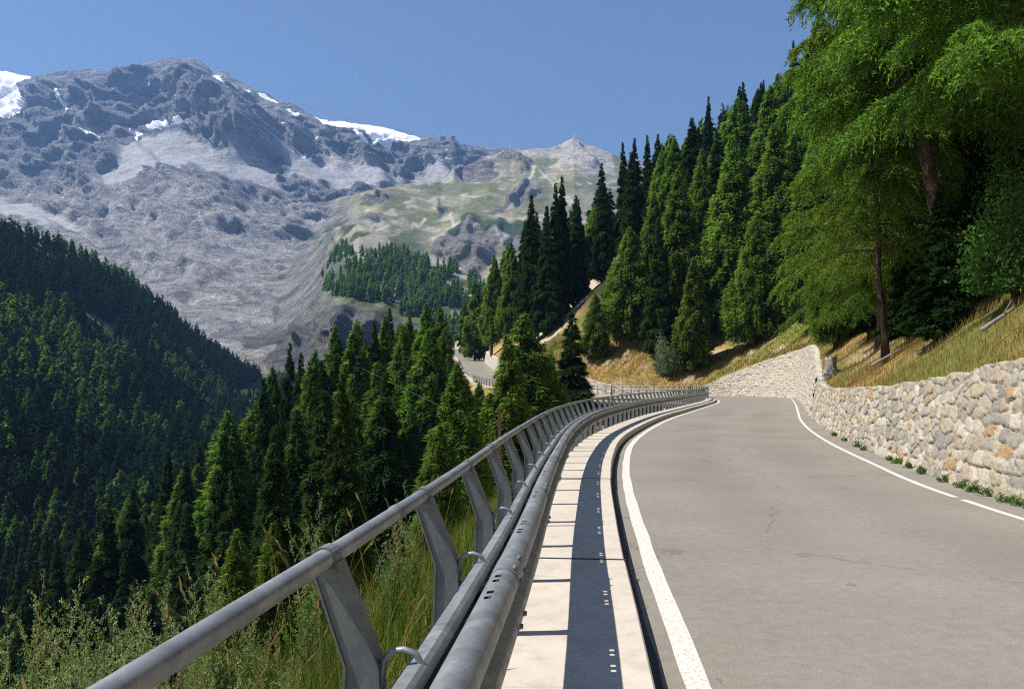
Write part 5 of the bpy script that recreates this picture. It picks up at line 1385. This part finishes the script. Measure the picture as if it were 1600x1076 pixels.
def grass(name, pts, N, h, wdt, mat, label, kind_label, seed, lean=.35, seedheads=0):
    """pts: (n,3) ground positions"""
    rng = np.random.default_rng(seed); n = len(pts); h = h*rng.uniform(.45, 1.2, n); a = rng.random(n)*6.28; ln = rng.uniform(.05, lean, n)
    d = np.stack([np.cos(a), np.sin(a), 0*a], 1); sdv = np.stack([-np.sin(a+.7), np.cos(a+.7), 0*a], 1); w2 = (wdt*rng.uniform(.6, 1.3, n))[:, None]
    P0 = pts; P1 = pts+d*(ln*h*.35)[:, None]+np.array([0, 0, 1])*(h*.6)[:, None]; P2 = pts+d*(ln*h)[:, None]+np.array([0, 0, 1])*(h*(1-.3*ln))[:, None]
    V = np.stack([P0-sdv*w2, P0+sdv*w2, P1+sdv*w2*.7, P1-sdv*w2*.7, P2], 1).reshape(-1, 3)
    i = np.arange(n)*5; Q = np.stack([i, i+1, i+2, i+3], 1); T = np.stack([i+3, i+2, i+4], 1)
    patch_ = .25*fbm(pts[:, 0]*.9, pts[:, 1]*.9, o=3, seed=seed)
    ti = np.repeat(np.clip(rng.normal(.45, .22, n)+patch_, 0, 1), 5)
    o = link(name, mesh_np(name, V, [Q, T], [M[mat]], {'tint': ti}, smooth=False)); return tag(o, label, 'grass', kind='stuff')
def scatter_valley(n, y0, y1, d0, d1, seed, pw=1.5):
    rng = np.random.default_rng(seed); yy = y0+(y1-y0)*rng.random(n)**pw; s = np.array([s_at_y(v) for v in yy]); d = d0+(d1-d0)*rng.random(n)
    P = at_s(s, WO-d, 0); z, dr, dl, idx = terr(P[:, 0], P[:, 1]); dd = d; k = sstep(.5, 4, dd); ramp_ = gdrop(dd)
    P[:, 2] = ramp_*(1-k)+z*k-.03; return P
grass('verge_grass', scatter_valley(80000, .5, 40, .12, 9, 1, 2.0), 0, .42, .004, 'grass', 'green and yellow grass covering the steep verge outside the guardrail', '', 5, .6)
grass('dry_grass', scatter_valley(5000, .8, 14, .2, 6, 2, 1.5), 0, .60, .0022, 'straw', 'tall dry straw coloured grass stems on the verge outside the guardrail', '', 6, .45)
grass('tall_grass', scatter_valley(11000, 1.2, 9, .2, 6, 21, 1.1), 0, 1.0, .0035, 'grass', 'tall yellow green grass blades rising among the mugwort on the verge', '', 22, .5)
def seed_heads():
    rng = np.random.default_rng(9); P = scatter_valley(360, 1.5, 6.5, .3, 5, 3, 1.2)
    T0 = []
    Vs, Fs, Ts = [], [], []
    b = MB()
    for p in P:
        h = rng.uniform(.7, 1.45); a = rng.random()*6.28; l = rng.uniform(.1, .45); zz = np.linspace(0, 1, 6); st = np.stack([p[0]+math.cos(a)*l*h*zz**2, p[1]+math.sin(a)*l*h*zz**2, p[2]+h*zz*(1-.15*l*zz)], 1)
        b.tube(st, np.linspace(.002, .0012, 6), 3, cap=False)
        d = st[-1]-st[-2]; d /= np.linalg.norm(d); L = rng.uniform(.07, .14)
        d2 = d+np.array([math.cos(a)*.3, math.sin(a)*.3, .1]); d2 /= np.linalg.norm(d2)
        g = np.linspace(0, 1, 6); hd = st[-1]+d2*(L*g)[:, None]; hd += rng.normal(0, .002, hd.shape); b.tube(hd, np.array([.002, .005, .0065, .006, .004, .001])*rng.uniform(.8, 1.2), 5)
    ti = np.clip(rng.normal(.55, .15, b.n), 0, 1)
    o = link('seed_heads', b.mesh('seed_heads', [M['straw']], False, {'tint': ti})); tag(o, 'bent straw coloured grass seed heads among the weeds on the verge', 'grass', kind='stuff')
seed_heads()
def bank_pts(n, y0, y1, d0, d1, seed, pw=1.4):
    rng = np.random.default_rng(seed); yy = y0+(y1-y0)*rng.random(n)**pw; P = PW[PW[:, 1] < 300]; first = P[:int(np.argmax(P[:, 1] > 104))]
    T = tang(first[:, :2]); X = np.interp(yy, first[:, 1], first[:, 0]); N0 = np.interp(yy, first[:, 1], T[:, 1]); N1 = np.interp(yy, first[:, 1], -T[:, 0]); tops = np.interp(yy, first[:, 1], first[:, 2]+first[:, 3]); wh = np.interp(yy, first[:, 1], first[:, 3])
    d = d0+(d1-d0)*rng.random(n); dd = d+.18*wh+.12; XX, YY = X+N0*dd, yy+N1*dd; z = terr(XX, YY)[0]; k = sstep(.2, 4, d); nn = .12*fbm(XX*1.1, YY*1.1, o=4, seed=31)*np.minimum(1, d)
    return np.stack([XX, YY, (tops+.62*d-.06)*(1-k)+z*k+nn-.03], 1)
grass('bank_grass', bank_pts(60000, 8, 75, .1, 13, 4, 1.2), 0, .24, .006, 'bankgrass', 'green and orange tinged grass covering the bank above the stone walls', '', 11, .7)
grass('bank_straw', bank_pts(60000, 8, 90, .05, 12, 5, 1.2), 0, .36, .005, 'straw', 'dry reddish straw on the bank above the stone walls', '', 12, .6)
def far_bank_grass():
    rng = np.random.default_rng(14); P = PW; i0 = int(np.argmax(P[:, 1] > 92)); i1 = int(np.argmax(P[:, 1] > 150)); i = rng.integers(i0, i1, 40000); T = tang(P[:, :2]); N = np.c_[T[:, 1], -T[:, 0]]
    d = rng.random(len(i))*9+.1; XY = P[i, :2]+N[i]*(d+.18*P[i, 3]+.12)[:, None]+rng.normal(0, .3, (len(i), 2)); z, dr, *_ = terr(XY[:, 0], XY[:, 1]); k = sstep(.2, 4, d); zz = (P[i, 2]+P[i, 3]+.62*d-.06)*(1-k)+z*k
    pts = np.c_[XY, zz-.05]
    grass('far_bank_grass', pts, 0, .45, .022, 'bankgrass', 'green and rust coloured grass on the bank above the low wall by the bridge', '', 15, .7)
far_bank_grass()
# small green weeds along the foot of the wall
for i, (px, py) in enumerate(((1595, 787), (1570, 781), (1543, 776), (1510, 765), (1488, 760), (1458, 752), (1432, 744), (1400, 731), (1383, 722), (1364, 715), (1346, 710), (1309, 694), (1299, 689), (1283, 680), (1275, 672))):
    Y = CH*F/(py+9-YH); x = float(np.interp(Y, PW[:200, 1], PW[:200, 0]))-.06; s = .10+.05*((i*37) % 5)/5
    bush('weed_tuft', (x, Y, 0.0), s*1.3, s, 260, 'leaf', 'small green weed tuft at the foot of the rubble stone wall', 'weed', size=.035+Y*.0006, seed=i+40, group='weed tufts along the wall foot', stems=4)
# ------------------------------------------------------------------ haze
HAZE = 0.00008
if HAZE:
    k = NT('thin_air'); v = k.n('VolumePrincipled', Density=HAZE, Anisotropy=.2); v.inputs['Color'].default_value = (.26, .50, 1.0, 1); k.l(v.outputs[0], k.out.inputs['Volume'])
    b = MB(); b.box((-5500, -150, -140), (5500, 5800, 2300)); o = link('haze', b.mesh('haze', [k.m])); o['kind'] = 'stuff'
